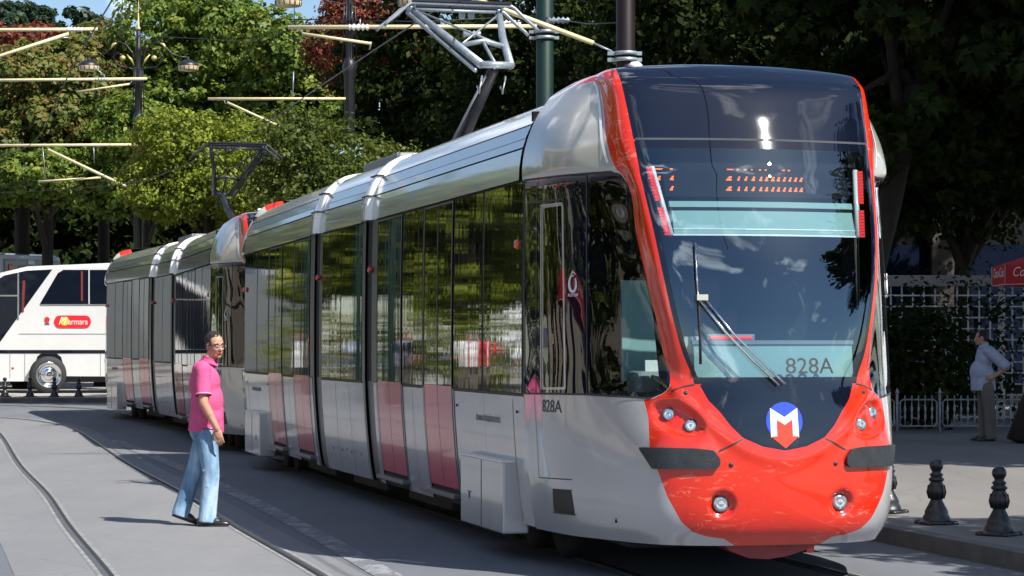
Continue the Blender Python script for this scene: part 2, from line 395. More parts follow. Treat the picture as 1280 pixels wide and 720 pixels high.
f_door = sdpoly(doorp, PX, PY); f_doorf = sdpoly(doorf, PX, PY); f_hole = sdpoly(hole, PX, PY)
f_fritin = np.minimum(np.minimum((1.86-Tt)*45, (Z-1.385)*160), (2.93-Z)*160)
REG = [  # name, material, own field, fields it must stay outside of
 ('windscreen', 'windscreen', [f_fritin], []),
 ('frit', 'blackgloss', [f_ws], [f_fritin]),
 ('roof_cap', 'blackgloss', [f_cap], []),
 ('black_panel', 'blackgloss', [f_blk], []),
 ('red', 'red', [f_red], [f_ws, f_cap, f_blk, f_pad]),
 ('pad_base', 'rubber', [f_pad], [f_blk]),
 ('side_window', 'cabglass', [f_pane], []),
 ('door_window', 'cabglass', [f_door], []),
 ('door_frame', 'silver_dirty', [f_doorf], [f_door]),
 ('house', 'blackgloss', [f_house], [f_pane, f_doorf, f_red]),
 ('hole', 'rubber', [f_hole], []),
 ('shell', 'silver', [(Z-1.6)*160], [f_red, f_cap, f_ws, f_house, f_pane, f_doorf]),
 ('lower', 'silver_dirty', [-(Z-1.6)*160], [f_red, f_cap, f_ws, f_house, f_pane, f_doorf, f_pad, f_blk, f_hole]),
]
def clip_region(ins, outs):
    fields = [f for f in ins]+[-f for f in outs]
    A = np.minimum.reduce(fields)
    mn = None
    verts = []; faces = []; cache = {}
    def vid(key, p):
        if key not in cache: cache[key] = len(verts); verts.append(p)
        return cache[key]
    cand = np.ones((NR-1, NT-1), bool)
    for f in fields:
        cand &= np.maximum.reduce([f[:-1, :-1], f[1:, :-1], f[:-1, 1:], f[1:, 1:]]) > 0
    for j, i in zip(*np.nonzero(cand)):
        poly = [((jj, ii), G[jj, ii], [f[jj, ii] for f in fields]) for jj, ii in ((j, i), (j, i+1), (j+1, i+1), (j+1, i))]
        for k in range(len(fields)):
            if all(q[2][k] > 0 for q in poly): continue
            new = []
            for a in range(len(poly)):
                P0 = poly[a]; P1 = poly[(a+1) % len(poly)]; d0 = P0[2][k]; d1 = P1[2][k]
                if d0 > 0: new.append(P0)
                if (d0 > 0) != (d1 > 0):
                    t = d0/(d0-d1); t = min(max(t, 0), 1)
                    pos = P0[1]+(P1[1]-P0[1])*t
                    new.append((('c', round(pos[0], 5), round(pos[1], 5), round(pos[2], 5)), pos, [x+(y-x)*t for x, y in zip(P0[2], P1[2])]))
            poly = new
            if len(poly) < 3: break
        if len(poly) >= 3:
            ids = []
            for q in poly:
                v = vid(q[0], q[1])
                if not ids or ids[-1] != v: ids.append(v)
            if len(ids) > 2 and ids[0] == ids[-1]: ids.pop()
            if len(set(ids)) == len(ids) >= 3: faces.append(ids)
    return verts, faces
REGM = {}
for nm, mt, ins, outs in REG: REGM[nm] = (mt,)+clip_region(ins, outs)
def both(vs): return [Vector((v[0], -v[1], v[2])) for v in vs]
def reg_add(mb, nm, mat=None, off=0, sides=(1, -1)):
    mt, vs, fs = REGM[nm]
    for s in sides:
        V = [Vector((v[0], v[1]*s, v[2])) for v in vs]
        Fs = [f[::-1] if s > 0 else f for f in fs]
        mb.add(V, Fs, mat or mt, True)

# profile of the carriage side and roof
PZ = [.28, .45, .7, 1.0, 1.25, 1.8, 2.3, 2.79]; PW = [1.205, 1.235, 1.262, 1.284, 1.295, 1.295, 1.290, 1.280]
def hw(z): return float(np.interp(z, PZ, PW))
ROOF = [(2.795, 1.312), (2.88, 1.308), (2.96, 1.297), (3.02, 1.285), (3.1, 1.258), (3.2, 1.212), (3.28, 1.155), (3.34, 1.09), (3.38, 1.01), (3.41, .88), (3.43, .6), (3.44, 0)]
def skin(mb, u0, u1, z0, z1, s, mat, off=0.0, nz=None, edge=.0):
    "strip of carriage side following the profile, with returned edges"
    nz = nz or max(2, int((z1-z0)/.12)+1); zs = np.linspace(z0, z1, nz)
    vs = []
    for z in zs:
        for u in (u0, u1): vs.append(Vector((u, s*(hw(z)+off), z)))
    fs = [(2*k, 2*k+1, 2*k+3, 2*k+2) if s > 0 else (2*k, 2*k+2, 2*k+3, 2*k+1) for k in range(nz-1)]
    fs = [f[::-1] for f in fs]
    mb.add(vs, fs, mat, True)
    if edge:
        b = [Vector((v.x, v.y-s*edge, v.z)) for v in vs]; n = len(vs); e = []
        loopL = [2*k for k in range(nz)]; loopR = [2*k+1 for k in range(nz)]
        ring = loopL+loopR[::-1]
        V = [vs[k] for k in ring]+[b[k] for k in ring]; m = len(ring)
        mb.add(V, [(k, (k+1) % m, m+(k+1) % m, m+k) for k in range(m)], 'lines')
def roofstrip(mb, u0, u1, k0, k1, mat, off=0.0):
    for s in (1, -1):
        vs = []
        for z, v in ROOF[k0:k1+1]:
            for u in np.linspace(u0, u1, 2): vs.append(Vector((u, s*(v+off*(v > .05)), z+off*(1 if z > 3.3 else .3))))
        n = k1-k0
        fs = [(2*k, 2*k+1, 2*k+3, 2*k+2) for k in range(n)]
        if s < 0: fs = [f[::-1] for f in fs]
        mb.add(vs, fs, mat, True)
def core(mb, u0, u1, mat='dark', ins=.03):
    "closed dark body behind the skins"
    pr = [(z, hw(z)-ins) for z in PZ]+[(z-.02 if z > 3.3 else z, max(v-ins-.01, 0)) for z, v in ROOF]
    loop = [(-v, z) for z, v in pr]+[(v, z) for z, v in pr[::-1]]
    L = []
    for p in loop:
        if not L or (abs(p[0]-L[-1][0])+abs(p[1]-L[-1][1])) > 1e-4: L.append(p)
    n = len(L); vs = [Vector((u0, v, z)) for v, z in L]+[Vector((u1, v, z)) for v, z in L]
    fs = [(k, (k+1) % n, n+(k+1) % n, n+k) for k in range(n)]+[tuple(range(n))[::-1], tuple(range(n, 2*n))]
    mb.add(vs, fs, mat)
def seams(mb, u, z0, z1, s, w=.008, mat='lines', off=.002):
    skin(mb, u-w/2, u+w/2, z0, z1, s, mat, off)
def surf_line(mb, pts, w, mat, off=.003, sides=(1, -1)):
    P = []
    for k in range(len(pts)-1):
        a, b = pts[k], pts[k+1]; n = max(2, int(math.hypot(a[0]-b[0], a[1]-b[1])/3))
        for q in range(n if k < len(pts)-2 else n+1): P.append((a[0]+(b[0]-a[0])*q/n, a[1]+(b[1]-a[1])*q/n))
    pp = [surf(x, y, off) for x, y in P]
    for s in sides:
        vs = []
        for k, (p, nn) in enumerate(pp):
            d = (pp[min(k+1, len(pp)-1)][0]-pp[max(k-1, 0)][0]).normalized(); c = d.cross(nn).normalized()*w/2
            vs += [p-c, p+c]
        vs = [Vector((v.x, v.y*s, v.z)) for v in vs]
        mb.add(vs, [(2*k, 2*k+1, 2*k+3, 2*k+2) for k in range(len(pp)-1)], mat, True)

def side_v(u, z):
    zr = G[:, -1, 2]; j = int(np.clip(np.searchsorted(zr, z)-1, 0, NR-2)); t = (z-zr[j])/(zr[j+1]-zr[j]+1e-9)
    f = [float(np.interp(u, G[k, 40:, 0], G[k, 40:, 1])) for k in (j, j+1)]
    return f[0]+(f[1]-f[0])*t
def front_u(v, z):
    zr = G[:, 0, 2]; j = int(np.clip(np.searchsorted(zr, z)-1, 0, NR-2)); t = (z-zr[j])/(zr[j+1]-zr[j]+1e-9)
    f = [float(np.interp(abs(v), G[k, :50, 1], G[k, :50, 0])) for k in (j, j+1)]
    return f[0]+(f[1]-f[0])*t
END_PARTS = []      # (name, mesh, label) children of the end section
def part(name, mb, label=None, recalc=False):
    if name in ('windscreen', 'red_fascia', 'black_front_panel'): mb.weld = True
    END_PARTS.append((name, mb.mesh(name, recalc) if isinstance(mb, MB) else mb, label))
# --- end section body
b = MB()
core(b, 2.02, LEND-.03)
for s in (1, -1):
    for u0, u1 in ((1.9, 3.165), (3.17, 4.21), (5.42, 6.33)): skin(b, u0, u1, .28, 1.225, s, 'silver_dirty', 0, 12)
    for u0, u1 in ((4.21, 4.255), (5.385, 5.42), (6.33, 6.365), (7.53, 7.72)): skin(b, u0, u1, .28, 1.24, s, 'silver_dirty', .004, 10)
    for u0, u1 in ((4.255, 5.385), (6.365, 7.53)):
        skin(b, u0, u1, .28, .40, s, 'under', -.01)
        v = hw(.4); b.box(u0-.05, u1+.05, *(sorted((s*(v-.05), s*(v+.07)))), .335, .375, 'joint', .008)
    for z0, z1 in ((1.228, 1.25), (2.785, 2.797)): skin(b, 1.9, LEND-.01, z0, z1, s, 'lines', -.004)
    for u in (1.905, 3.17, 4.21, 5.42, 6.33, 7.56, 7.7): skin(b, u-.02, u+.02, 1.25, 2.785, s, 'lines', .0)
    skin(b, 7.56, 7.73, 1.25, 2.79, s, 'joint', .003)
    # bogie cover box
    mbx = b
    b.box(2.32, 3.74, *(sorted((s*1.15, s*1.345))), .2, .735, 'silver_dirty', .012)
    b.box(2.315, 3.745, *(sorted((s*1.20, s*1.352))), .728, .742, 'white')  # bright top edge, its highlight put in as a white strip
    b.box(3.02, 3.028, *(sorted((s*1.3, s*1.348))), .21, .72, 'lines')
    b.box(3.34, 3.5, *(sorted((s*1.3, s*1.348))), .452, .456, 'lines')
    b.box(3.41, 3.45, *(sorted((s*1.3, s*1.348))), .40, .452, 'decal')
    seams(b, 2.24, .3, 1.2, s, .01); seams(b, 5.9, .3, 1.2, s, .006)
    # studs
    for u in (2.1, 4.1): b.box(u, u+.02, *(sorted((s*1.28, s*1.3))), 1.1, 1.12, 'decal')
roofstrip(b, 1.98, LEND-.01, 0, 2, 'silver'); roofstrip(b, 1.98, LEND-.01, 2, 3, 'silver')
roofstrip(b, 1.98, LEND-.01, 4, 5, 'silver', .003); roofstrip(b, 1.98, LEND-.01, 5, 11, 'silver', .006)
for z0k, z1k in ((3, 4),):
    for s in (1, -1):
        vs = []
        for (z, v) in ((3.02, 1.285), (3.036, 1.278)):
            for u in (1.98, LEND-.01): vs.append(Vector((u, s*(v-.015), z)))
        b.add(vs, [(0, 1, 3, 2)], 'lines')
        vs = [Vector((u, s*v, z)) for z, v in ((3.034, 1.281), (3.1, 1.258)) for u in (1.98, LEND-.01)]
        b.add(vs, [(0, 1, 3, 2)] if s > 0 else [(0, 2, 3, 1)], 'silver', True)
for s in (1, -1):
    vs = [Vector((u, s*(v+.006), z)) for z, v in ((3.2, 1.2135), (3.206, 1.2095)) for u in (1.98, LEND-.01)]
    b.add(vs, [(0, 1, 3, 2)], 'lines')
# nose skins that belong to the body shell
for nm in ('shell', 'lower', 'house', 'hole', 'roof_cap', 'frit'): reg_add(b, nm)
# back lip of the raised hood
top = [j for j in range(NR) if RP[j] >= 13.0]
for s in (1, -1):
    vs = []
    for j in top:
        p = G[j, -1]; vs += [Vector((p[0], s*p[1], p[2])), Vector((p[0]+.12, s*p[1]*.985, p[2]-.09))]
    for k in range(len(top)-1): b.add(vs[2*k:2*k+4], [(0, 1, 3, 2)], 'silver' if Z[top[k], -1] < 3.44 else 'red', True)
# pale trim along the front edge of the roof shell
edge_pts = [(767.5, 213), (764, 180), (759, 155), (753, 133), (744, 120), (732, 112.5)]
def surf_t(t, z):
    j = int(np.argmin(np.abs(Z[:, 78 if t == 3 else 56]-z))); i = int(np.argmin(np.abs(TP-t)))
    return Vector(G[j, i]), Vector(NV[j, i])
def trim_along(mb, t0, z0, z1, w, mat, off, n=40):
    i = int(np.argmin(np.abs(TP-t0)))
    js = [j for j in range(NR) if z0 <= Z[j, i] <= z1 and j > 5]
    for s in (1, -1):
        vs = []
        for j in js:
            p = Vector(G[j, i]); nn = Vector(NV[j, i]); d = (Vector(G[min(j+1, NR-1), i])-Vector(G[j-1, i])).normalized(); c = d.cross(nn).normalized()*w/2
            for q in (p-c+nn*off, p+c+nn*off): vs.append(Vector((q.x, q.y*s, q.z)))
        mb.add(vs, [(2*k, 2*k+1, 2*k+3, 2*k+2) for k in range(len(js)-1)], mat, True)
j_ = int(np.argmin(np.abs(Z[:, 20]-2.985))); i_ = int(np.argmin(np.abs(TP-1.98)))
for s in (1, -1):
    vs = []
    for i in range(0, i_+1):
        for dz in (-1, 1): p = G[j_, i]+NV[j_, i]*.004; vs.append(Vector((p[0], p[1]*s, p[2]+dz*.007)))
    b.add(vs, [(2*k, 2*k+1, 2*k+3, 2*k+2) for k in range(i_)], 'joint', True)
    # lid over the top of the hood
    vs = [Vector((G[-1, i, 0], G[-1, i, 1]*s, G[-1, i, 2])) for i in range(NT)]+[Vector((1.9, 0, 3.56))]
    b.add(vs, [(k, k+1, NT) for k in range(NT-1)], 'blackgloss')
trim_along(b, 3.12, 2.83, 3.43, .022, 'white', .006)
# thin lines of the cab side
surf_line(b, [(668, 493), (671, 540), (674, 597), (715, 599.5)], .007, 'lines')
surf_line(b, [(655.5, 226), (656, 491)], .012, 'lines', .004)
surf_line(b, [(660, 254), (705, 249)], .014, 'lines', .004); surf_line(b, [(672, 228), (671, 300), (670, 490)], .010, 'lines', .004)
surf_line(b, [(733.5, 218), (734, 492)], .012, 'lines', .004)
surf_line(b, [(676.5, 257), (704, 254)], .012, 'silver_dirty', .006); surf_line(b, [(677, 257), (676.5, 487)], .018, 'silver_dirty', .006)
surf_line(b, [(691, 611.5), (715, 613)], .008, 'lines', .004); surf_line(b, [(692, 640), (719.5, 643)], .014, 'lines', .005)
surf_line(b, [(656, 491.8), (700, 492.3), (733, 493), (790, 496.5), (814, 498.5)], .014, 'lines', .004)
surf_line(b, [(655, 225.3), (700, 219.8), (733, 216.7), (765, 214.7)], .014, 'lines', .004)
# floor pan, bulkhead and cab tub behind the glass
b.box(.5, 2.05, -.80, .80, .34, .40, 'under')
b.box(2.0, 2.04, -1.2, 1.2, .34, 3.3, 'dark')
b.box(.45, 2.0, -.70, .70, .4, 1.05, 'dark')
for s in (1, -1): b.box(.62, 2.0, *(sorted((s*.7, s*.98))), .4, 1.2, 'dark')
b.box(.9, 2.0, -.8, .8, 3.1, 3.14, 'dark')
# inner pillar posts and roof lining
for s in (1, -1): b.tube([(.42, s*.66, 1.1), (.62, s*.70, 2.1), (.86, s*.72, 3.1)], .05, 'dark')
END_BODY = b
# --- children
w = MB(); reg_add(w, 'windscreen'); part('windscreen', w)
r = MB(); reg_add(r, 'red')
surf_line(r, [(868.5, 480.5), (855, 483), (840, 489.5)], .010, 'lines')
surf_line(r, [(928, 549), (915, 556), (899, 564)], .011, 'lines')
for cx, cy in ((857.5, 491), (914, 581)):
    p, nn = surf(cx, cy, .002)
    for s in (1, -1):
        P = Vector((p.x, p.y*s, p.z)); Nn = Vector((nn.x, nn.y*s, nn.z)); T = Matrix.Translation(P) @ Nn.to_track_quat('Z', 'Y').to_matrix().to_4x4()
        r.lathe([(.015, -.01), (.015, .003)], 'lines', 12, T)
part('red_fascia', r)
r = MB(); reg_add(r, 'black_panel'); part('black_front_panel', r)
for s in (1, -1):
    r = MB(); reg_add(r, 'side_window', sides=(s,)); part('side_window', r)
    r = MB(); reg_add(r, 'door_window', sides=(s,)); reg_add(r, 'door_frame', sides=(s,)); part('cab_door_window', r)
    # bumper pad, pushed proud of the skin
    mt, vs, fs = REGM['pad_base']; r = MB()
    bm = bmesh.new(); bv = [bm.verts.new(v) for v in vs]
    for f in fs:
        try: bm.faces.new([bv[k] for k in f])
        except ValueError: pass
    bmesh.ops.recalc_face_normals(bm, faces=bm.faces)
    g = bmesh.ops.extrude_face_region(bm, geom=bm.faces[:])
    nv = [e for e in g['geom'] if isinstance(e, bmesh.types.BMVert)]
    for v in nv:
        q = Vector((-1, .62, 0)).normalized(); k = min(1, max(0, (v.co.x-.12)/.35)); q = (Vector((-1, .2, 0))*(1-k)+Vector((-.35, 1, 0))*k).normalized()
        v.co += q*.028
    bm.verts.index_update(); r.add([Vector((v.co.x, v.co.y*s, v.co.z)) for v in bm.verts], [[v.index for v in f.verts] for f in bm.faces], 'pad', False); bm.free()
    part('bumper_pad', r, recalc=True)
    # lamps
    for cx, cy, rad, nm in ((832, 516, .040, 'headlight'), (862.5, 530.5, .040, 'headlight'), (902, 631, .050, 'fog_light')):
        p, nn = surf(cx, cy, 0); nn = (nn*.4+Vector((-1, .12, 0))*.6).normalized() if nm == 'headlight' else Vector((-1, 0.05, .02)).normalized()
        P = Vector((p.x, p.y*s, p.z)); Nn = Vector((nn.x, nn.y*s, nn.z)); T = Matrix.Translation(P) @ Nn.to_track_quat('Z', 'Y').to_matrix().to_4x4()
        q = MB(); q.lathe([(rad*1.13, -.02), (rad*1.13, .006), (rad*1.04, .010), (rad*1.0, .006)], 'lines', 24, T)
        q.lathe([(rad*1.02, .004), (rad*.98, .008), (rad*.7, .012), (rad*.3, .014), (.001, .0145)], 'lens', 24, T, cap=False)
        q.lathe([(rad*.80, .009), (rad*.78, .016), (rad*.66, .013), (rad*.25, .016), (.001, .017)], 'chrome', 20, T, cap=False)
        part(nm, q)
    # upper marker strips behind the screen edge
    q = MB()
    a0 = Vector((.60, s*.735, 2.80)); a1 = Vector((.385, s*.665, 2.33))
    q.tube([a0, a1], .021, 'white', 6); 
    for k in range(22):
        if 10 < k < 13: continue
        t = (k+.5)/22; c = a0.lerp(a1, t)+Vector((-.012, s*.026, 0)); q.box(c.x-.012, c.x+.012, c.y-.02, c.y+.02, c.z-.0085, c.z+.0085, 'redglow')
    part('marker_strip', q)
# side windows and doors of the saloon
def window_mesh(u0, u1, s, div=None):
    q = MB(); skin(q, u0+.012, u1-.012, 1.252, 2.78, s, 'sideglass', .006, 14, edge=.02)
    if div: skin(q, div-.006, div+.006, 1.252, 2.78, s, 'lines', .009)
    return q
def door_mesh(u0, u1, s):
    q = MB(); um = (u0+u1)/2
    for a, c in ((u0+.015, um-.006), (um+.006, u1-.015)):
        skin(q, a, c, .41, 1.26, s, 'doorred', .006, 8, edge=.02)
        skin(q, a+.01, c-.01, 1.263, 2.76, s, 'sideglass', .007, 14)
        skin(q, a, a+.014, 1.26, 2.77, s, 'joint', .010); skin(q, c-.014, c, 1.26, 2.77, s, 'rubber', .010)
    skin(q, um-.008, um+.008, .41, 2.77, s, 'rubber', .004); skin(q, u0, u1, 2.765, 2.783, s, 'joint', .006)
    for u in (u0, u1): skin(q, u-.012, u+.012, .4, 2.78, s, 'joint', .012)
    return q
for s in (1, -1):
    for u0, u1, dv in ((1.93, 3.15, None), (3.19, 4.20, None), (5.44, 6.31, 5.62)): part('window', window_mesh(u0, u1, s, dv))
    for u0, u1 in ((4.255, 5.385), (6.365, 7.53)): part('door', door_mesh(u0, u1, s))
    q = MB(); T = Matrix.Translation((2.02, s*1.305, 2.33)) @ Matrix.Rotation(-s*PI/2, 4, 'X'); q.lathe([(.035, 0), (.035, .02), (.02, .03)], 'orange', 14, T); part('side_marker', q)
    # wheels and bogie frame
    for u in (2.55, 3.45):
        q = MB(); T = Matrix.Translation((u, s*.78, .29)) @ Matrix.Rotation(PI/2, 4, 'X'); q.lathe([(.29, -.05), (.29, .05), (.25, .06), (.1, .07)], 'under', 24, T); part('wheel', q)
q = MB(); q.box(2.3, 3.7, -.66, .66, .2, .42, 'under', .03); part('bogie_frame', q)
q = MB(); q.box(5.6, 7.5, -1.0, 1.0, .14, .34, 'under', .03); part('equipment_box', q)
q = MB(); q.box(.9, 2.2, -.8, .8, .2, .36, 'under', .03); part('coupler_beam', q)
# flip-up coupler apron under the nose
q = MB(); prof = [(-.34, .30), (-.30, .24), (-.12, .185), (.02, .165), (.16, .175), (.30, .23), (.36, .285), (.36, .34), (-.34, .34)]
def prism(mb, prof, u0, u1, mat, shrink=1.0):
    n = len(prof); vs = [Vector((u0, v, z)) for v, z in prof]+[Vector((u1, v*shrink, z)) for v, z in prof]
    mb.add(vs, [(k, (k+1) % n, n+(k+1) % n, n+k) for k in range(n)]+[tuple(range(n))[::-1], tuple(range(n, 2*n))], mat)
prism(q, prof, .26, .5, simple('shaded_red', (.26, .014, .018), rough=.45, coat=.2, var=.4, vscale=9)); q.box(.27, .33, -.31, -.25, .2, .25, 'redlens', .01)  # maroon: the apron's shade under the nose put into its red
part('coupler_cover', q, recalc=True)
# windscreen blind
q = MB()
def lean(z): return .062+float(np.interp(z, [1.35, 1.55, 1.8, 2.1, 2.36, 2.6, 2.8, 3.0], [.05, .075, .105, .16, .245, .34, .43, .52]))
def slab(mb, z0, z1, hwid, mat, back=.03, extra=0):
    n = 9; vs = []
    for z in (z0, z1):
        for k in range(n):
            v = -hwid+2*hwid*k/(n-1); u = lean(z)+extra+.10*(abs(v)/.75)**2; vs += [Vector((u, v, z)), Vector((u+back, v, z))]
    fs = []
    for k in range(n-1):
        a = 2*k; c = 2*n+2*k; fs += [(a, a+2, c+2, c), (a+1, c+1, c+3, a+3), (c, c+2, c+3, c+1), (a, a+1, a+3, a+2)]
    mb.add(vs, fs, mat)
slab(q, 2.345, 2.50, .645, 'blind'); slab(q, 2.33, 2.343, .655, 'white', .04); slab(q, 2.372, 2.378, .65, 'white', .035, -.003)
slab(q, 2.525, 2.565, .655, 'blind'); slab(q, 2.501, 2.522, .65, 'dark'); part('sun_blind', q, recalc=True)
q = MB(); slab(q, 2.60, 2.86, .66, 'dark', .10, .045)
# lit dots of the destination display (only part of each character is lit, as a camera shutter catches it)
def led(xpx, ypx, wpx, hpx=2.2):
    z = 1.6+(431-ypx)*16.3/F; u = lean(z)+.043
    X_over = (xpx-640)/F; v = (O1[0]-S1*u-X_over*(O1[1]+C1*u))/(C1-X_over*S1); wv = wpx/184; hz = hpx/184
    u += .10*(abs(v)/.75)**2
    q.box(u-.003, u, v-wv/2, v+wv/2, z-hz/2, z+hz/2, 'amber')
def px(a): return 800+a/4.41
rowA = [(480, 516), (533, 546), (572, 588), (612, 620), (655, 667), (688, 697), (783, 801), (816, 830), (103, 147), (180, 196)]
for a, c in rowA: led(px((a+c)/2), 212.0, (c-a)/4.41, 1.6)
for gx in [(476, 508), (537, 552), (575, 593), (614, 634), (656, 674), (687, 706), (722, 742), (754, 772), (788, 806), (820, 838), (851, 870), (882, 902), (114, 134), (180, 202)]:
    a, c = gx
    for yy in (118, 126, 134, 176, 184, 192):
        top_ = yy in (118, 176); bot = yy in (134, 192)
        x0 = a+(c-a)*(.45 if top_ else 0 if bot else .25); x1 = a+(c-a)*(1 if (top_ or (bot and random.random() < .5)) else .8)
        led(px((x0+x1)/2), 195+yy/4.41, (x1-x0)/4.41, 1.75)
part('display_board', q, recalc=False)
# dashboard
q = MB(); slab(q, 1.385, 1.60, .56, 'blind', .35, .03); slab(q, 1.603, 1.63, .57, 'grey', .36, .02); part('dashboard', q, recalc=True)
q = MB(); v0 = .12; q.box(.30, .36, v0, v0+.30, 1.585+.05, 1.61+.05, 'redglow', .008); q.box(.305, .365, v0-.02, v0+.32, 1.575+.05, 1.62+.052, 'grey', .01); part('stop_lamp', q)
q = MB(); q.box(1.25, 1.75, -.28, .28, .9, 1.08, 'seat', .05); q.box(1.68, 1.82, -.27, .27, 1.05, 1.85, 'seat', .05); q.box(1.7, 1.8, -.14, .14, 1.86, 2.08, 'seat', .04); part('driver_seat', q)
q = MB(); q.box(1.15, 1.18, .42, .78, 1.35, 2.05, 'blind', .005); q.box(.75, 1.0, .45, .8, 1.22, 1.42, 'grey', .04); part('cab_screen', q)
q = MB()
for k, (a, h) in enumerate(((.55, .34), (.62, .42), (.70, .30), (.66, .24))): q.box(a, a+.012, .50+.05*k, .62+.05*k, 1.24, 1.24+h, 'white' if k % 2 == 0 else 'stone', 0, Matrix.Rotation(.12*(k-1.5), 4, 'Y'))
part('papers', q)
# wiper
q = MB()
def wp(x, y, off=.035):
    p, nn = surf(x, y, off); return p
q.tube([wp(872, 374), wp(905, 415), wp(940, 452), wp(972, 482)], .010, 'chrome', 6); q.tube([wp(880, 374), wp(915, 417), wp(945, 447), wp(960, 463), wp(960, 481)][:4]+[wp(980, 481)], .008, 'chrome', 6)
q.tube([wp(868, 306, .03), wp(870, 345, .03), wp(873, 380, .03), wp(875, 420, .03), wp(876, 455, .03)], .010, 'rubber', 6)
q.tube([wp(868, 306, .042), wp(870, 345, .042), wp(872, 372, .042)], .006, 'chrome', 5)
q.box(*[c for a in zip(wp(868, 376, .02), wp(884, 370, .06)) for c in (min(a), max(a))], 'chrome'); part('wiper', q, recalc=True)
# round emblem: blue disc, white M, red arrow
def emblem():
    q = MB(); c = Vector((-.012, 0, 1.095))
    def P(y, z, o): return Vector((front_u(y, c.z+z)-o*.5, -y, c.z+z))
    R0 = .127; n = 40
    q.add([P(0, 0, .006)]+[P(R0*math.cos(2*PI*k/n), R0*math.sin(2*PI*k/n), .006) for k in range(n)], [(0, 1+k, 1+(k+1) % n) for k in range(n)], 'blue')
    mL = [(-.098, -.105), (-.098, .088), (0, .028), (.092, .088), (.098, -.105), (.055, -.105), (.055, .012), (0, -.022), (-.055, .012), (-.055, -.105)]
    q.add([P(y, z, .009) for y, z in mL], [(0, 1, 8, 9), (1, 2, 7, 8), (2, 3, 6, 7), (3, 4, 5, 6)], 'white')
    q.add([P(y, z, .0105) for y, z in [(-.052, .008), (0, -.024), (.052, .008), (.052, -.098), (.098, -.098), (0, -.178), (-.098, -.098), (-.052, -.098)]], [(0, 7, 3, 2, 1), (6, 5, 4, 3, 7)], 'logored')
    return q
part('emblem', emblem())
# numbers and small writing
def place_text(me, P, xdir, zdir):
    xd = Vector(xdir).normalized(); zd = Vector(zdir).normalized(); nd = xd.cross(zd).normalized(); zd = nd.cross(xd)
    T = Matrix((( xd.x, zd.x, nd.x, P[0]), (xd.y, zd.y, nd.y, P[1]), (xd.z, zd.z, nd.z, P[2]), (0, 0, 0, 1)))
    me.transform(T); return me
# on the windscreen (seen from the front: reading direction is -v)
def front_text():
    me = text_mesh('number', '828A', .15, 'decal', .001, xs=1.1); 
    for vv in me.vertices: x_, y_, z_ = vv.co; vv.co = (front_u(-.20-x_, 1.455+y_)-.002-z_, -.20-x_, 1.455+y_)
    return me
part('number', front_text())
for s in (1, -1):
    for body, size, (uc, zc), mt, off, xs in (('828A', .125, (1.5, 1.13), 'decal', .006, 1.35), ('İSTANBUL BÜYÜKŞEHİR BELEDİYESİ', .062, (3.05, 1.03), 'decal_pale', .006, .75)):
        me = text_mesh('number' if body[0] == '8' else 'lettering', body, size, mt, .001, xs=xs)
        if uc < 1.9:
            p, nn = surf(688.5, 508.5, off); q1, _ = surf(680, 508.5, off); q2, _ = surf(697, 508.7, off)
            for vv in me.vertices:      # lay the digits on the curved flank
                x_, y_, z_ = vv.co; u_ = p.x-s*x_*.92; vv.co = (u_, s*(side_v(u_, p.z+y_)+.0025+z_), p.z+y_)
        else:
            me = place_text(me, (uc, s*(hw(zc)+off), zc), (-s, 0, 0), (0, -.03*s, 1))
        part(me.name, me)
    p, nn = surf(717, 355, .006); q1, _ = surf(712, 355); q2, _ = surf(722, 355); d = (q2-q1).normalized()
    q = MB(); zd = Vector((0, 0, 1)); pts = []
    for k in range(26):                       # swirl ring
        a = .5*PI-.25+k/25*1.85*PI; rr = 1-.12*k/25
        pts.append(p+d*(.042*rr*math.cos(a))+zd*(.058*rr*math.sin(a)))
    pts = [Vector((v.x, v.y*s, v.z)) for v in pts]
    q.tube(pts, [.004+.006*math.sin(PI*k/25) for k in range(26)], 'white', 5)
    q.tube([Vector((v.x, v.y*s, v.z)) for v in [p+d*.03+zd*.066, p+d*.002+zd*.085, p-d*.03+zd*.055]], [.003, .006, .004], 'white', 5)
    part('swirl_emblem', q)
    me = text_mesh('lettering', 'ALSTOM', .030, 'white', .001)
    p2, _ = surf(717, 369, .006); part('lettering', place_text(me, (p2.x, p2.y*s, p2.z), (d.x*s*(1 if s > 0 else 1), d.y, 0) if s > 0 else (-d.x, d.y, 0), (0, 0, 1)))
# roof aerial
q = MB(); q.lathe([(.05, 0), (.05, .03), (.03, .05)], 'white', 14, Matrix.Translation((1.35, .62, 3.55))); part('aerial', q)

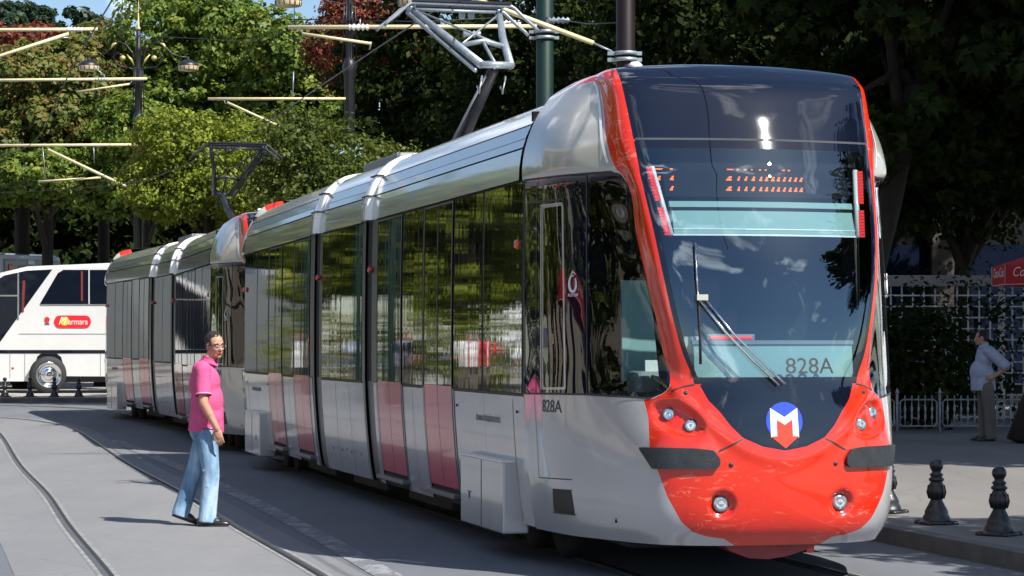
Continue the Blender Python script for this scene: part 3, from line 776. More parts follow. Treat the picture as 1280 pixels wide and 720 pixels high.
# --- middle section
LM = 2.314; GAP = .525
mid = MB(); core(mid, .02, LM-.02)
for s in (1, -1):
    skin(mid, 0, LM, .28, 1.225, s, 'silver_dirty', 0, 12)
    for z0, z1 in ((1.228, 1.25), (2.785, 2.797)): skin(mid, 0, LM, z0, z1, s, 'lines', -.004)
    for u in (.76, 1.5): seams(mid, u, .3, 1.2, s, .007)
    for u0, u1 in ((0, .06), (LM-.06, LM)): skin(mid, u0, u1, 1.25, 2.79, s, 'joint', .003)
roofstrip(mid, 0, LM, 0, 3, 'silver'); roofstrip(mid, 0, LM, 4, 5, 'silver', .003); roofstrip(mid, 0, LM, 5, 11, 'silver', .006)
for s in (1, -1):
    vs = [Vector((u, s*(v-.01), z)) for z, v in ((3.02, 1.285), (3.036, 1.278)) for u in (0, LM)]; mid.add(vs, [(0, 1, 3, 2)], 'lines')
    vs = [Vector((u, s*v, z)) for z, v in ((3.034, 1.281), (3.1, 1.258)) for u in (0, LM)]; mid.add(vs, [(0, 1, 3, 2)], 'silver', True)
    for k in range(7): mid.box(.35+k*.25, .39+k*.25, *(sorted((s*1.2, s*(hw(.5)+.004)))), .50+.02*(k % 2), .53+.02*(k % 2), 'decal')
mid.box(.3, LM-.3, -.9, .9, 3.4, 3.52, 'grey', .03)
mid.box(.3, LM-.3, -1.0, 1.0, .14, .34, 'under', .03)
MID_PARTS = []
for s in (1, -1):
    MID_PARTS.append(('window', window_mesh(.06, 1.15, s).mesh('window', False))); MID_PARTS.append(('window', window_mesh(1.17, LM-.06, s, 1.8).mesh('window', False)))
# --- joint (bellows with white hoops)
jn = MB(); core(jn, -.02, GAP+.02, 'rubber', .07)
for s in (1, -1):
    skin(jn, .10, GAP-.12, .3, 1.25, s, 'joint', -.02, 8); skin(jn, .0, .08, .28, 2.79, s, 'joint', .004, 16); skin(jn, GAP-.10, GAP, .28, 2.79, s, 'joint', .004, 16)
    skin(jn, .06, GAP-.1, 1.25, 2.8, s, 'rubber', -.02, 10)
    for k in range(4): u = .13+k*.075; skin(jn, u, u+.02, 1.25, 2.8, s, 'dark', -.012, 10)
for s in (1, -1):       # white hoop with an upright front edge
    sec = [(-.012, -.05), (.0, .055), (.02, .066), (.12, .066), (.42, .03), (.54, -.03)]
    vs = []
    for z, v in ROOF:
        k = min(1, max(0, (z-3.2)/.2)); nz_ = k
        for u_, o_ in sec: vs.append(Vector((u_, s*(max(v+o_*(1-k*.8)*(v > .05), 0)), z+o_*nz_*.55)))
    m_ = len(sec); jn.add(vs, [(a*m_+c, a*m_+c+1, (a+1)*m_+c+1, (a+1)*m_+c) for a in range(len(ROOF)-1) for c in range(m_-1)], 'hoop')
    z0, v0 = ROOF[0]; jn.add([Vector((u_, s*(v0+o_), z0)) for u_, o_ in sec], [tuple(range(m_))], 'hoop')
for s in (1, -1):
    for z0, v0 in ((3.02, 1.285), (3.22, 1.2)):
        jn.box(-.016, .3, *(sorted((s*(v0-.02), s*(v0+.070)))), z0, z0+.012, 'rubber')
    q = jn; T = Matrix.Translation((.05, s*1.31, 2.32)) @ Matrix.Rotation(-s*PI/2, 4, 'X'); q.lathe([(.03, -.03), (.03, .02), (.02, .03)], 'redlens', 14, T)
for m_ in (jn,): pass
JOINT_ME = jn.mesh('joint', False); MID_ME = mid.mesh('middle_section', False); END_ME = END_BODY.mesh('body_section', False)
# pantograph, head at u=0, knee towards -u
def pantograph_parts():
    f = MB(); f.box(.4-.35, .4+.35, -.5, .5, 3.46, 3.54, 'darksteel', .02)      # base frame
    for sx in (-.3, .3):
        for sy in (-.45, .45): f.lathe([(.05, 3.42), (.07, 3.44), (.05, 3.47), (.07, 3.5), (.05, 3.53)], 'darksteel', 10, Matrix.Translation((.4+sx, sy, 0)))
    lo = MB(); lo.tube([(.30, 0, 3.54), (-1.55, 0, 4.33)], [.085, .055], 'darksteel', 10); lo.tube([(.10, .14, 3.54), (-1.45, .06, 4.27)], .014, 'steel', 6)
    for y in (-.12, .12): lo.tube([(-1.35, y, 4.18), (-1.42, y, 4.10), (-1.55, y, 4.26)], .010, 'chrome', 5)
    up = MB(); K = Vector((-1.62, 0, 4.36))
    up.tube([K+Vector((0, .16, 0)), K+Vector((0, -.16, 0))], .036, 'steel', 8)
    up.tube([K+Vector((0, .15, 0)), (-.85, .34, 4.74), (-.06, .50, 5.10)], [.045, .04, .03], 'steel', 8)
    up.tube([K+Vector((0, -.15, 0)), (-.85, -.27, 4.74), (-.06, -.44, 5.10)], [.045, .04, .03], 'steel', 8)
    up.tube([(-1.60, .2, 4.30), (-.1, .56, 5.06)], .022, 'steel', 6)
    up.tube([(-1.15, .24, 4.60), (-1.12, 0, 4.66), (-1.15, -.22, 4.60)], .028, 'steel', 6); up.tube([K, (-1.12, 0, 4.64)], .018, 'steel', 6)
    up.tube([(-1.15, .25, 4.60), (-.12, -.42, 5.07)], .012, 'steel', 5); up.tube([(-1.15, -.22, 4.60), (-.12, .44, 5.07)], .012, 'steel', 5)
    hd = MB()
    for u in (-.2, .2):
        y = [.96, .92, .80, .66, .62, 0, -.62, -.66, -.80, -.92, -.96]; z = [4.90, 4.94, 5.02, 5.13, 5.15, 5.15, 5.15, 5.13, 5.02, 4.94, 4.90]
        hd.tube([(u, a*.86, c) for a, c in zip(y, z)], .019, 'steel', 6)
        hd.box(u-.03, u+.03, -.53, .53, 5.165, 5.19, 'darksteel')
    hd.tube([(-.06, .52, 5.10), (-.06, -.46, 5.10)], .018, 'steel', 6)
    for y in (.5, -.44): hd.tube([(-.2, y, 5.14), (-.06, y, 5.08), (.2, y, 5.14)], .016, 'steel', 6); hd.box(-.1, 0, y-.03, y+.03, 5.03, 5.13, 'steel', .01)
    for y in (-.05, -.15): hd.box(-.03, .03, y-.03, y+.03, 5.03, 5.12, 'steel', .006)
    return [('base_frame', f.mesh('base_frame')), ('lower_arm', lo.mesh('lower_arm')), ('upper_arm', up.mesh('upper_arm')), ('pan_head', hd.mesh('pan_head'))]
PANTO = pantograph_parts()
def frame(P, th): return Matrix.Translation((P.x, P.y, P.z)) @ Matrix.Rotation(PI/2+th, 4, 'Z')
def make_tram(P0, ths, label, pan_u, pan_flip, z0, tilt=0.0):
    "P0: nose tip; ths: headings of the three sections"
    root = empty('tram', P0); setp(root, label, 'tram')
    inv = Matrix.Translation(-P0)
    def c(t): return Vector((-math.sin(t), math.cos(t), tilt))
    def put(name, me, Mx, parts):
        o = obj(name, me, root); o.matrix_local = inv @ Mx
        for pn in parts: ch = obj(pn[0], pn[1], o)
        return o
    P = P0.copy(); put('body_section', END_ME, frame(P, ths[0]), END_PARTS)
    A = P+c(ths[0])*LEND; t = (ths[0]+ths[1])/2; put('joint', JOINT_ME, frame(A, t), [])
    Bq = A+c(t)*GAP; put('middle_section', MID_ME, frame(Bq, ths[1]), MID_PARTS)
    Cq = Bq+c(ths[1])*LM; t = (ths[1]+ths[2])/2; put('joint', JOINT_ME, frame(Cq, t) , [])
    D = Cq+c(t)*GAP; E = D+c(ths[2])*LEND
    put('body_section', END_ME, frame(E, ths[2]+PI), END_PARTS)
    pm = frame(Bq, ths[1]) @ Matrix.Translation((pan_u, 0, 0)) @ (Matrix.Rotation(PI, 4, 'Z') if pan_flip else Matrix.Identity(4))
    dk = label.startswith('farther')
    pe = bpy.data.objects.new('pantograph', None); pe.empty_display_size = .2; COL.objects.link(pe); pe.parent = root; pe.matrix_local = inv @ pm
    for nm, me in PANTO:
        o = obj(nm, me, pe)
        if dk:
            for sl in o.material_slots: sl.link = 'OBJECT'; sl.material = M['darksteel']
    return root, [P, A, Bq, Cq, D, E]
T1 = (.24472, .25864, .23800); T2 = (.23175, .27625, .30669)
tram1, path1 = make_tram(Vector((O1[0], O1[1], 0)), T1, 'silver and red articulated tram in front, numbered 828A above its round M emblem', 1.45, False, 0)
G_ = 4.091
E1 = path1[-1]; Cend = E1 - Vector((-math.sin(T1[2]), math.cos(T1[2]), 0))*1.9
t = (T1[2]+T2[0])/2; F2 = Cend+Vector((-math.sin(t), math.cos(t), 0))*G_
P2 = F2 - Vector((-math.sin(T2[0]), math.cos(T2[0]), 0))*1.9; P2.z = .02
tram2, path2 = make_tram(P2, T2, 'farther silver and red articulated tram coupled behind the one in front', .95, True, 0, .0035)
# ------------------------------------------------------------------ ground, kerbs, rails
def asphalt(name, lo, hi, fine=.5):
    m, nt, b = new_mat(name); b.inputs['Roughness'].default_value = .82; b.inputs['Specular IOR Level'].default_value = .35
    n1 = noise(nt, .35, 6, .65, stretch=(1.4, .35, 1)); n2 = noise(nt, 14, 6, .8); n3 = noise(nt, 120, 2, .7)
    a = N(nt, 'ShaderNodeMath', operation='MULTIPLY_ADD'); a.inputs[1].default_value = .35; nt.links.new(n2.outputs['Fac'], a.inputs[0])
    a1 = N(nt, 'ShaderNodeMath', operation='MULTIPLY'); a1.inputs[1].default_value = .65; nt.links.new(n1.outputs['Fac'], a1.inputs[0]); nt.links.new(a1.outputs[0], a.inputs[2])
    r = ramp(nt, a.outputs[0], [(.32, lo), (.68, hi)])
    # fine cracks and tar seams
    v = N(nt, 'ShaderNodeTexVoronoi', Scale=.55); v.feature = 'DISTANCE_TO_EDGE'
    tc = N(nt, 'ShaderNodeTexCoord'); dn = N(nt, 'ShaderNodeTexNoise', Scale=2.2, Detail=5); mxv = N(nt, 'ShaderNodeMix', data_type='RGBA'); mxv.inputs[0].default_value = .12
    nt.links.new(tc.outputs['Object'], dn.inputs['Vector']); nt.links.new(tc.outputs['Object'], mxv.inputs[6]); nt.links.new(dn.outputs['Color'], mxv.inputs[7]); nt.links.new(mxv.outputs[2], v.inputs['Vector'])
    cr = ramp(nt, v.outputs['Distance'], [(0.0, .72), (.010, 1)])
    mu = N(nt, 'ShaderNodeMix', data_type='RGBA', blend_type='MULTIPLY'); mu.inputs[0].default_value = .55; nt.links.new(r.outputs[0], mu.inputs[6]); nt.links.new(cr.outputs[0], mu.inputs[7])
    sp = ramp(nt, n3.outputs['Fac'], [(.35, .82), (.65, 1.12)]); m2 = N(nt, 'ShaderNodeMix', data_type='RGBA', blend_type='MULTIPLY'); m2.inputs[0].default_value = fine
    nt.links.new(mu.outputs[2], m2.inputs[6]); nt.links.new(sp.outputs[0], m2.inputs[7]); nt.links.new(m2.outputs[2], b.inputs['Base Color'])
    bp = N(nt, 'ShaderNodeBump', Strength=.35, Distance=.01); nt.links.new(n3.outputs['Fac'], bp.inputs['Height']); nt.links.new(bp.outputs[0], b.inputs['Normal'])
    return m
M['asphalt'] = asphalt('asphalt', (.098, .106, .124), (.165, .171, .19))
M['trackbed'] = asphalt('track_concrete', (.145, .149, .16), (.225, .225, .232))
M['paving'] = asphalt('pavement', (.135, .13, .128), (.22, .21, .195))
M['kerb'] = simple('kerb_stone', (.11, .105, .10), rough=.9, var=.3, vscale=3, bump=.3)
M['plaza'] = asphalt('plaza_paving', (.25, .235, .215), (.38, .36, .33))
M['railsteel'] = simple('rail_steel', (.18, .17, .17), rough=.35, metal=.8, var=.3, vscale=3)
M['groove'] = simple('rail_groove', (.02, .02, .022), rough=.8)
M['concrete'] = simple('rail_edge_concrete', (.20, .20, .205), rough=.9, var=.35, vscale=6)
def wornpaint():
    m, nt, b = new_mat('worn_white_line'); b.inputs['Roughness'].default_value = .8
    n = noise(nt, 4.5, 9, .82, stretch=(1.3, .6, 1)); r = ramp(nt, n.outputs['Fac'], [(.48, (.125, .13, .146)), (.58, (.27, .275, .29))])
    nt.links.new(r.outputs[0], b.inputs['Base Color']); return m
M['worn'] = wornpaint()
def kind(o, k='structure'): o['kind'] = k; return o
ys = sorted(set([-60, -20, 0, 10, 20, 30, 38]+[38+k*1.5 for k in range(16)]+[62, 70, 90, 130, 200, 400]))
def g2(Y): return gz(Y)*.17/.28
q = MB(); xs_ = [-250, -60, -20, 0, 20, 60, 250]
vs = [Vector((x, y, g2(y))) for y in ys for x in xs_]; nx = len(xs_)
q.add(vs, [(j*nx+i, j*nx+i+1, (j+1)*nx+i+1, (j+1)*nx+i) for j in range(len(ys)-1) for i in range(nx-1)], 'asphalt'); kind(q.build('ground', recalc=False))
def smooth_line(pts, step=.6):
    P = [Vector(p) for p in pts]; arr = np.array([[p.x, p.y] for p in P]); L = []
    for i in range(len(P)-1):
        n = max(2, int((P[i+1]-P[i]).length/step))
        for k in range(n): L.append(catmull(arr, i+k/n))
    L.append(arr[-1]); return [Vector((float(a), float(b))) for a, b in L]
def offs(line, d):     # + is to the right of travel (line runs away from the camera)
    o = []
    for i, p in enumerate(line):
        t = (line[min(i+1, len(line)-1)]-line[max(i-1, 0)]).normalized(); o.append(p+Vector((t.y, -t.x))*d)
    return o
def strip(mb, line, a, b, mat, dz=.004, zf=g2):
    A = offs(line, a); B = offs(line, b); vs = []
    for p, r in zip(A, B): vs += [Vector((p.x, p.y, zf(p.y)+dz)), Vector((r.x, r.y, zf(r.y)+dz))]
    mb.add(vs, [(2*k, 2*k+1, 2*k+3, 2*k+2) for k in range(len(line)-1)], mat)
V2 = lambda *a: Vector(a)
rail2 = [(-1.34+1.0, 12.4), (-1.34, 16.7), (-2.5, 21.4), (-3.61, 26.1), (-5.15, 32.2), (-7.78, 43.2), (-9.12, 47.2), (-10.7, 49.6), (-14.0, 51.6), (-24, 53.5)]
left_axis = offs(smooth_line([V2(*p) for p in rail2]), -.7175)
ra = [path1[0], path1[1], path1[3], path1[4], path1[5], path2[0], path2[1], path2[3], path2[5]]
t = T1[0]; st = Vector((path1[0].x+math.sin(t)*3, path1[0].y-math.cos(t)*3)); st2 = Vector((path1[0].x+math.sin(t)*12+.5, path1[0].y-math.cos(t)*12))
e = path2[5]; a0 = T2[2]; Rr = 9.0; cx, cy = e.x-Rr*math.cos(a0), e.y-Rr*math.sin(a0)
bend = [Vector((cx+Rr*math.cos(a0+k*.25), cy+Rr*math.sin(a0+k*.25))) for k in range(1, 6)]
right_axis = smooth_line([st2, st]+[Vector((p.x, p.y)) for p in ra]+bend+[bend[-1]+Vector((-10, .2))])
bed = MB(); strip(bed, left_axis, -1.35, 1.02, 'trackbed', .003); kind(bed.build('track_bed', recalc=False))
for nm, line in (('tram_rails', left_axis), ('tram_rails', right_axis)):
    q = MB()
    for c in (-.7175, .7175):
        s_ = 1 if c > 0 else -1
        strip(q, line, c-.075, c+.075, 'concrete', .006); strip(q, line, c-.035, c+.035, 'railsteel', .010)
        strip(q, line, c+.002 if s_ < 0 else c-.034, c+.034 if s_ < 0 else c-.002, 'groove', .0135)
    kind(q.build(nm, recalc=False))
wl = smooth_line([V2(-.4, 14.6), V2(-.97, 17.1), V2(-1.82, 20.96), V2(-3.6, 28.4), V2(-6.6, 40)])
q = MB(); strip(q, wl, -.10, .10, 'worn', .0045); kind(q.build('worn_road_line', recalc=False))
# pavement on the right
kl = offs([p for p in right_axis if p.y < 57], 2.02)
q = MB(); vs = []; n = len(kl)
kl2 = offs([p for p in right_axis if p.y < 57], 2.18)
strip(q, [p for p in right_axis if p.y < 57], 2.02, 2.18, 'kerb', .13)
vs = [Vector((p.x, p.y, g2(p.y)-.05)) for p in kl]+[Vector((p.x, p.y, g2(p.y)+.13)) for p in kl]
q.add(vs, [(k, k+1, n+k+1, n+k) for k in range(n-1)], 'kerb'); kind(q.build('kerb', recalc=False))
q = MB(); vs = []; kk = []
for p in kl2:
    if not kk or p.y > kk[-1].y+.2: kk.append(p)
kl2 = kk; n = len(kl2)
for p in kl2: vs += [Vector((p.x, p.y, g2(p.y)+.126)), Vector((60, p.y, g2(p.y)+.126))]
q.add(vs, [(2*k, 2*k+1, 2*k+3, 2*k+2) for k in range(n-1)], 'paving'); kind(q.build('pavement', recalc=False))
q = MB(); pl = [Vector((-60, 59.6)), Vector((-2, 59.6)), Vector((14, 57.0)), Vector((60, 57.0)), Vector((60, 130)), Vector((-60, 130))]
q.add([Vector((p.x, p.y, .29)) for p in pl], [tuple(range(6))], 'plaza'); kind(q.build('plaza', recalc=False))
q = MB(); q.box(-60, -2, 59.42, 59.6, .1, .288, 'kerb'); kind(q.build('plaza_kerb'))

# ------------------------------------------------------------------ trees
def leafcloud(name, blobs, n, size, mat, seed, palm=False, flat=.35, cl=42, fat=1.3):
    g = np.random.default_rng(seed); B = np.array(blobs, float)       # cx cy cz rx ry rz
    wgt = (B[:, 3]*B[:, 4]*B[:, 5])**(2/3); wgt /= wgt.sum()
    nc = max(40, n//cl); which = g.choice(len(B), nc, p=wgt)
    d = g.normal(size=(nc, 3)); d /= np.linalg.norm(d, axis=1, keepdims=True); rad = g.uniform(.55, 1.05, (nc, 1))**.6
    cc = B[which, :3]+d*rad*B[which, 3:]; cr = g.uniform(.22, .55, nc)*np.clip(B[which, 3]/2.2, .6, 1.3)*fat
    wi = g.integers(0, nc, n); dd = g.normal(size=(n, 3)); dd /= np.linalg.norm(dd, axis=1, keepdims=True)
    pos = cc[wi]+dd*(cr[wi]*g.uniform(.2, 1.0, n)**.5)[:, None]*np.array([1, 1, .65])
    nrm = dd*.5+d[wi]*.45+g.normal(size=(n, 3))*.42+np.array([0, 0, flat]); nrm /= np.linalg.norm(nrm, axis=1, keepdims=True)
    a = np.cross(nrm, g.normal(size=(n, 3))); a /= np.linalg.norm(a, axis=1, keepdims=True); b2 = np.cross(nrm, a)
    s = size*g.uniform(.6, 1.35, n)[:, None]
    if palm:                                                # five leaflets of a chestnut leaf
        V = []
        for k in range(5):
            t = (k-2)*.62; u = a*math.cos(t)+b2*math.sin(t); v = -a*math.sin(t)+b2*math.cos(t); L = s*(1.0-.12*abs(k-2)); dr = nrm*(-.22)*L
            V.append(np.stack([pos, pos+u*L*.62+v*L*.20, pos+u*L+dr, pos+u*L*.62-v*L*.20], 1))
        V = np.concatenate(V, 1).reshape(-1, 3); nq = n*5
    else:
        V = np.stack([pos-a*s*.5, pos+b2*s*.32+nrm*s*.06, pos+a*s*.55-nrm*s*.1, pos-b2*s*.32+nrm*s*.06], 1).reshape(-1, 3); nq = n
    me = bpy.data.meshes.new(name); me.vertices.add(len(V)); me.vertices.foreach_set('co', V.astype(np.float32).ravel())
    me.loops.add(nq*4); me.loops.foreach_set('vertex_index', np.arange(nq*4, dtype=np.int32)); me.polygons.add(nq)
    me.polygons.foreach_set('loop_start', np.arange(0, nq*4, 4, dtype=np.int32)); me.polygons.foreach_set('loop_total', np.full(nq, 4, np.int32))
    me.materials.append(M[mat]); me.update(calc_edges=True); return me
M['lf_green'] = leafmat('leaf_green', [(.12, (.040, .075, .012)), (.42, (.10, .165, .024)), (.68, (.19, .25, .038)), (.9, (.34, .33, .06))])
M['lf_brown'] = leafmat('leaf_turning', [(.1, (.045, .07, .016)), (.35, (.10, .15, .032)), (.58, (.17, .19, .042)), (.76, (.26, .15, .055)), (.92, (.38, .34, .07))])
M['lf_copper'] = leafmat('leaf_copper', [(.1, (.06, .015, .010)), (.45, (.18, .045, .026)), (.7, (.30, .085, .045)), (.92, (.26, .16, .06))])
M['lf_yellow'] = leafmat('leaf_yellow_green', [(.1, (.06, .095, .012)), (.45, (.16, .215, .022)), (.75, (.30, .33, .04)), (.95, (.44, .38, .06))], trans=.4)
M['lf_olive'] = leafmat('leaf_olive', [(.1, (.03, .05, .010)), (.45, (.075, .11, .018)), (.75, (.14, .16, .03)), (.95, (.25, .22, .05))])
M['lf_dark'] = leafmat('leaf_dark', [(.1, (.010, .018, .004)), (.5, (.020, .036, .007)), (.8, (.040, .058, .010)), (.95, (.10, .11, .02))], spec=.12, rough=.65)  # leaf tones darkened; canopy shade is put into the colour
M['lf_poplar'] = leafmat('leaf_poplar', [(.1, (.02, .04, .02)), (.5, (.035, .065, .035)), (.9, (.06, .09, .05))])
def trunk_mesh(h, r, tops, seed, lean=(0, 0)):
    q = MB(); rr = random.Random(seed); pts = []; rad = []
    for k in range(7):
        t = k/6; pts.append((lean[0]*t+rr.uniform(-.05, .05)*r*3*t, lean[1]*t+rr.uniform(-.05, .05)*r*3*t, h*t)); rad.append(r*(1.35-.35*min(1, t*5))*(1-.45*t))
    q.tube(pts, rad, 'bark', 10)
    for (x, y, z) in tops:
        b0 = Vector(pts[4+rr.randint(0, 2)]); e_ = Vector((x, y, z)); m_ = b0.lerp(e_, .5)+Vector((rr.uniform(-.3, .3), rr.uniform(-.3, .3), .35))
        q.tube([b0, b0.lerp(m_, .5)+Vector((0, 0, .12)), m_, e_], [r*.45, r*.33, r*.22, r*.06], 'bark', 6)
    return q.mesh('trunk')
def crownblobs(cz, rx, rz, seed, n=9):
    rr = random.Random(seed); out = [(0, 0, cz, rx*.72, rx*.72, rz*.78)]
    for k in range(n):
        a = 2*PI*k/n+rr.uniform(-.4, .4); e_ = rr.uniform(-.75, 1.0); ce = math.sqrt(max(0, 1-e_*e_*.8)); s_ = rr.uniform(.38, .55)
        out.append((math.cos(a)*rx*.66*ce, math.sin(a)*rx*.66*ce, cz+e_*rz*.66, rx*s_, rx*s_, min(rx, rz)*s_*.9))
    return out
TREES = {}
def tree(label, X, Y, top, bottom, rx, mat, n, size, seed, group=None, palm=False, lean=(0, 0), name='tree', kindcat='tree', nb=9, tr=None, base=None):
    z0 = .29 if Y > 59 else g2(Y)+.12 if base is None else base
    top -= z0; bottom -= z0; cz = (top+bottom)/2; rz = (top-bottom)/2
    root = empty(name, (X, Y, z0)); setp(root, label, kindcat, group)
    bl = crownblobs(cz, rx, rz, seed, nb); tops = [(b_[0], b_[1], b_[2]) for b_ in bl[1:]]
    if lean != (0, 0): bl = [(b_[0]+lean[0], b_[1]+lean[1])+b_[2:] for b_ in bl]; tops = [(x+lean[0], y+lean[1], z) for x, y, z in tops]
    obj('trunk', trunk_mesh(max(1.2, cz-rz*.35), tr or (.13+rx*.045), tops, seed, lean), root)
    obj('crown', leafcloud('crown', bl, n, size, mat, seed, palm), root); return root
def TX(px, Y): return (px-640)*Y/F
def TZ(py, Y): return H+(YH-py)*Y/F
GRP = 'trees growing behind the tram stop square'
tree('brownish green chestnut tree at the left edge behind the white coach', TX(30, 72), 72, TZ(60, 72), TZ(250, 72), 3.1, 'lf_brown', 30000, .19, 1, GRP)
tree('russet leaved tree showing red at the very top left, behind the brownish chestnut', TX(25, 80), 80, TZ(35, 80), TZ(150, 80), 2.5, 'lf_copper', 16000, .19, 2, GRP)
tree('mixed brown and green tree behind the double lantern lamp post', TX(130, 76), 76, TZ(22, 76), TZ(250, 76), 2.7, 'lf_brown', 28000, .185, 3, GRP)
tree('dark green chestnut tree low behind the roof of the white coach', TX(60, 70), 70, TZ(165, 70), TZ(270, 70), 2.2, 'lf_green', 18000, .17, 31, GRP)
TC = tree('tall bright green tree reaching the top of the picture right of the double lantern', TX(262, 75), 75, TZ(-25, 75), TZ(230, 75), 3.3, 'lf_green', 42000, .185, 4, GRP)
tree('bright green round tree between the tall green tree and the copper tree', TX(372, 71), 71, TZ(14, 71), TZ(220, 71), 2.3, 'lf_green', 30000, .175, 5, GRP)
tree('dark green tree filling the gap above the second tram roof', TX(180, 69), 69, TZ(120, 69), TZ(280, 69), 2.1, 'lf_green', 20000, .165, 32, GRP)
tree('yellow green fine leaved tree rising just behind the second tram', TX(262, 56.5), 56.5, TZ(128, 56.5), TZ(300, 56.5), 1.9, 'lf_yellow', 34000, .10, 6, GRP, nb=12)
tree('olive green tree behind the joint between the two trams', TX(418, 45.5), 45.5, TZ(128, 45.5), TZ(310, 45.5), 1.45, 'lf_olive', 20000, .085, 7, GRP, nb=11)
tree('deep green tree behind the joint, right of the yellow green one', TX(350, 60), 60, TZ(165, 60), TZ(340, 60), 1.6, 'lf_green', 8000, .17, 17, GRP)
tree('copper red tree behind the lamp post nearest the pantograph', TX(462, 64), 64, TZ(-60, 64), TZ(135, 64), 1.55, 'lf_copper', 26000, .125, 8, GRP, nb=11)
GD = 'shady trees standing over the right hand pavement'
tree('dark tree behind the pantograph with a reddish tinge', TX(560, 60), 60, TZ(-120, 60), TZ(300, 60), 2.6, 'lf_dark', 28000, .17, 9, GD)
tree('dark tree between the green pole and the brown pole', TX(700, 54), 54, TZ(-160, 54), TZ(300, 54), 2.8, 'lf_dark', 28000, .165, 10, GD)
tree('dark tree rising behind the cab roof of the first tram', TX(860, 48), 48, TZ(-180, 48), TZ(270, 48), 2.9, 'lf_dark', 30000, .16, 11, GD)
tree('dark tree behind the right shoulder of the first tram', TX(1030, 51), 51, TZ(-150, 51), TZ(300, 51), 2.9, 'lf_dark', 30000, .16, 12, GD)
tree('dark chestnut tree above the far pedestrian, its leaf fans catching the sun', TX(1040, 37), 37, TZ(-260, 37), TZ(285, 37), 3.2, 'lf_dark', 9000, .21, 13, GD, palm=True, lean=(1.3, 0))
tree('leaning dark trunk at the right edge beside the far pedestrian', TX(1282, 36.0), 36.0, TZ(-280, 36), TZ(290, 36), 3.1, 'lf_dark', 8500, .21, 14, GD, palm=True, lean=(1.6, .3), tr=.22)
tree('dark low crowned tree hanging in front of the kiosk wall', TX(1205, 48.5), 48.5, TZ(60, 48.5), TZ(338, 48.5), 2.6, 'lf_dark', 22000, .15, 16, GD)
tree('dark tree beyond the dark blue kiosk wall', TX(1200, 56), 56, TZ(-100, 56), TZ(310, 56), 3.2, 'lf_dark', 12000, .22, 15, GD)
for k, (px, Y, top_) in enumerate(((12, 118, -6), (52, 120, -14), (92, 117, -4))):
    tree(['leftmost of the three slender poplars far off at the top left', 'middle one of the three slender poplars far off at the top left', 'rightmost of the three slender poplars far off at the top left'][k], TX(px, Y), Y, TZ(top_, Y), TZ(90, Y), 1.35, 'lf_poplar', 4500, .3, 40+k, 'distant poplars', nb=8, name='poplar_tree')
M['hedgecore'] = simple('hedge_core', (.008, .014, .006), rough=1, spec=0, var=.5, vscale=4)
# hedges; far ones are added dark fillers standing for shade under the crowns
def hedge(label, x0, x1, y0, y1, z0, z1, n, size, seed, mat='lf_dark', nm='hedge', core_=False):
    g = random.Random(seed); bl = []; L = x1-x0; m_ = max(3, int(L/1.1))
    for k in range(m_): bl.append((x0+L*(k+.5)/m_+g.uniform(-.2, .2), (y0+y1)/2, (z0+z1)/2+g.uniform(-.1, .15)*(z1-z0), L/m_*.9, (y1-y0)/2, (z1-z0)*.52))
    o = obj(nm, leafcloud(nm, bl, n, size, mat, seed, cl=8, fat=1.6)); setp(o, label, 'hedge')
    if core_: qq = MB(); qq.box(x0+.3, x1-.3, (y0+y1)/2-.3, (y0+y1)/2+.3, z0, z1*.88, 'hedgecore', .1); qq.build('dark_backdrop', o)  # solid dark backdrop added to close bright sky gaps
    return o
hedge('tall dark hedge added as under-crown shade far behind the coaches on the left', -28, -3, 84, 87, .3, 8.8, 26000, .4, 51, core_=True)
hedge('dark hedge added as under-crown shade far behind the pantograph and the poles', -4, 16, 66, 69, .3, 12, 26000, .36, 52, core_=True)
hedge('clipped dark hedge behind the low railing on the right', 4.5, 7.55, 41.2, 42.6, .12, 2.15, 9000, .13, 53)
hedge('loose dark shrubs growing through the white trellis at the right edge', 6.6, 11.5, 44.6, 45.6, .12, 3.0, 3000, .12, 54)
hedge('low hedge added out of view at the left end of the square to green the tram panes', -36, -15.8, 60.2, 61.5, .29, 2.7, 15000, .15, 55, mat='lf_yellow')  # unseen hedge added to cover a white reflection in the panes
# trees out of the frame that shade the pavement and show in the tram's panes
def copyt(src, X, Y, z, rz, label, group, sc=1):
    c = copy_tree(src); c.location = (X, Y, z); c.rotation_euler = (0, 0, rz); c.scale = (sc, sc, sc); c['label'] = label; c['group'] = group; return c
shade = tree('tall shade tree beside the right hand pavement, out of the picture', 12.2, 27.2, 18.0, 5.0, 4.6, 'lf_dark', 32000, .30, 21, 'shade trees out of view')
def sc_(X, Y, rz, s=1): copyt(shade, X, Y, .12, rz, shade['label'], 'shade trees out of view', s)
sc_(12.2, 34.5, 2); sc_(18.5, 28, 4, 1.15); sc_(18, 37, 1, 1.15); sc_(14.5, 42, 3); sc_(8.5, 14.9, .8, .50); sc_(12.4, 14.2, 5, .55)
GR = tree('broad green tree beside the square, out of the picture', -22, 62, 9.5, 1.5, 3.3, 'lf_yellow', 16000, .25, 22, 'green trees out of view')
for X, Y, a in ((-15, 18, 1), (-16.5, 25, 2), (-15, 12, .5), (-18, 33, 4), (-27.5, 61, 1), (-33, 60, 3), (-38.5, 58, 5), (-18.2, 63.5, 2), (-44, 55, 4), (-30, 66, 2.5), (-36, 50, .7), (-41, 46, 1.9), (-31, 54.5, 3.3), (-24.5, 67, 1.2), (-36, 65, 3)): copyt(GR, X, Y, .2, a, GR['label'], 'green trees out of view')

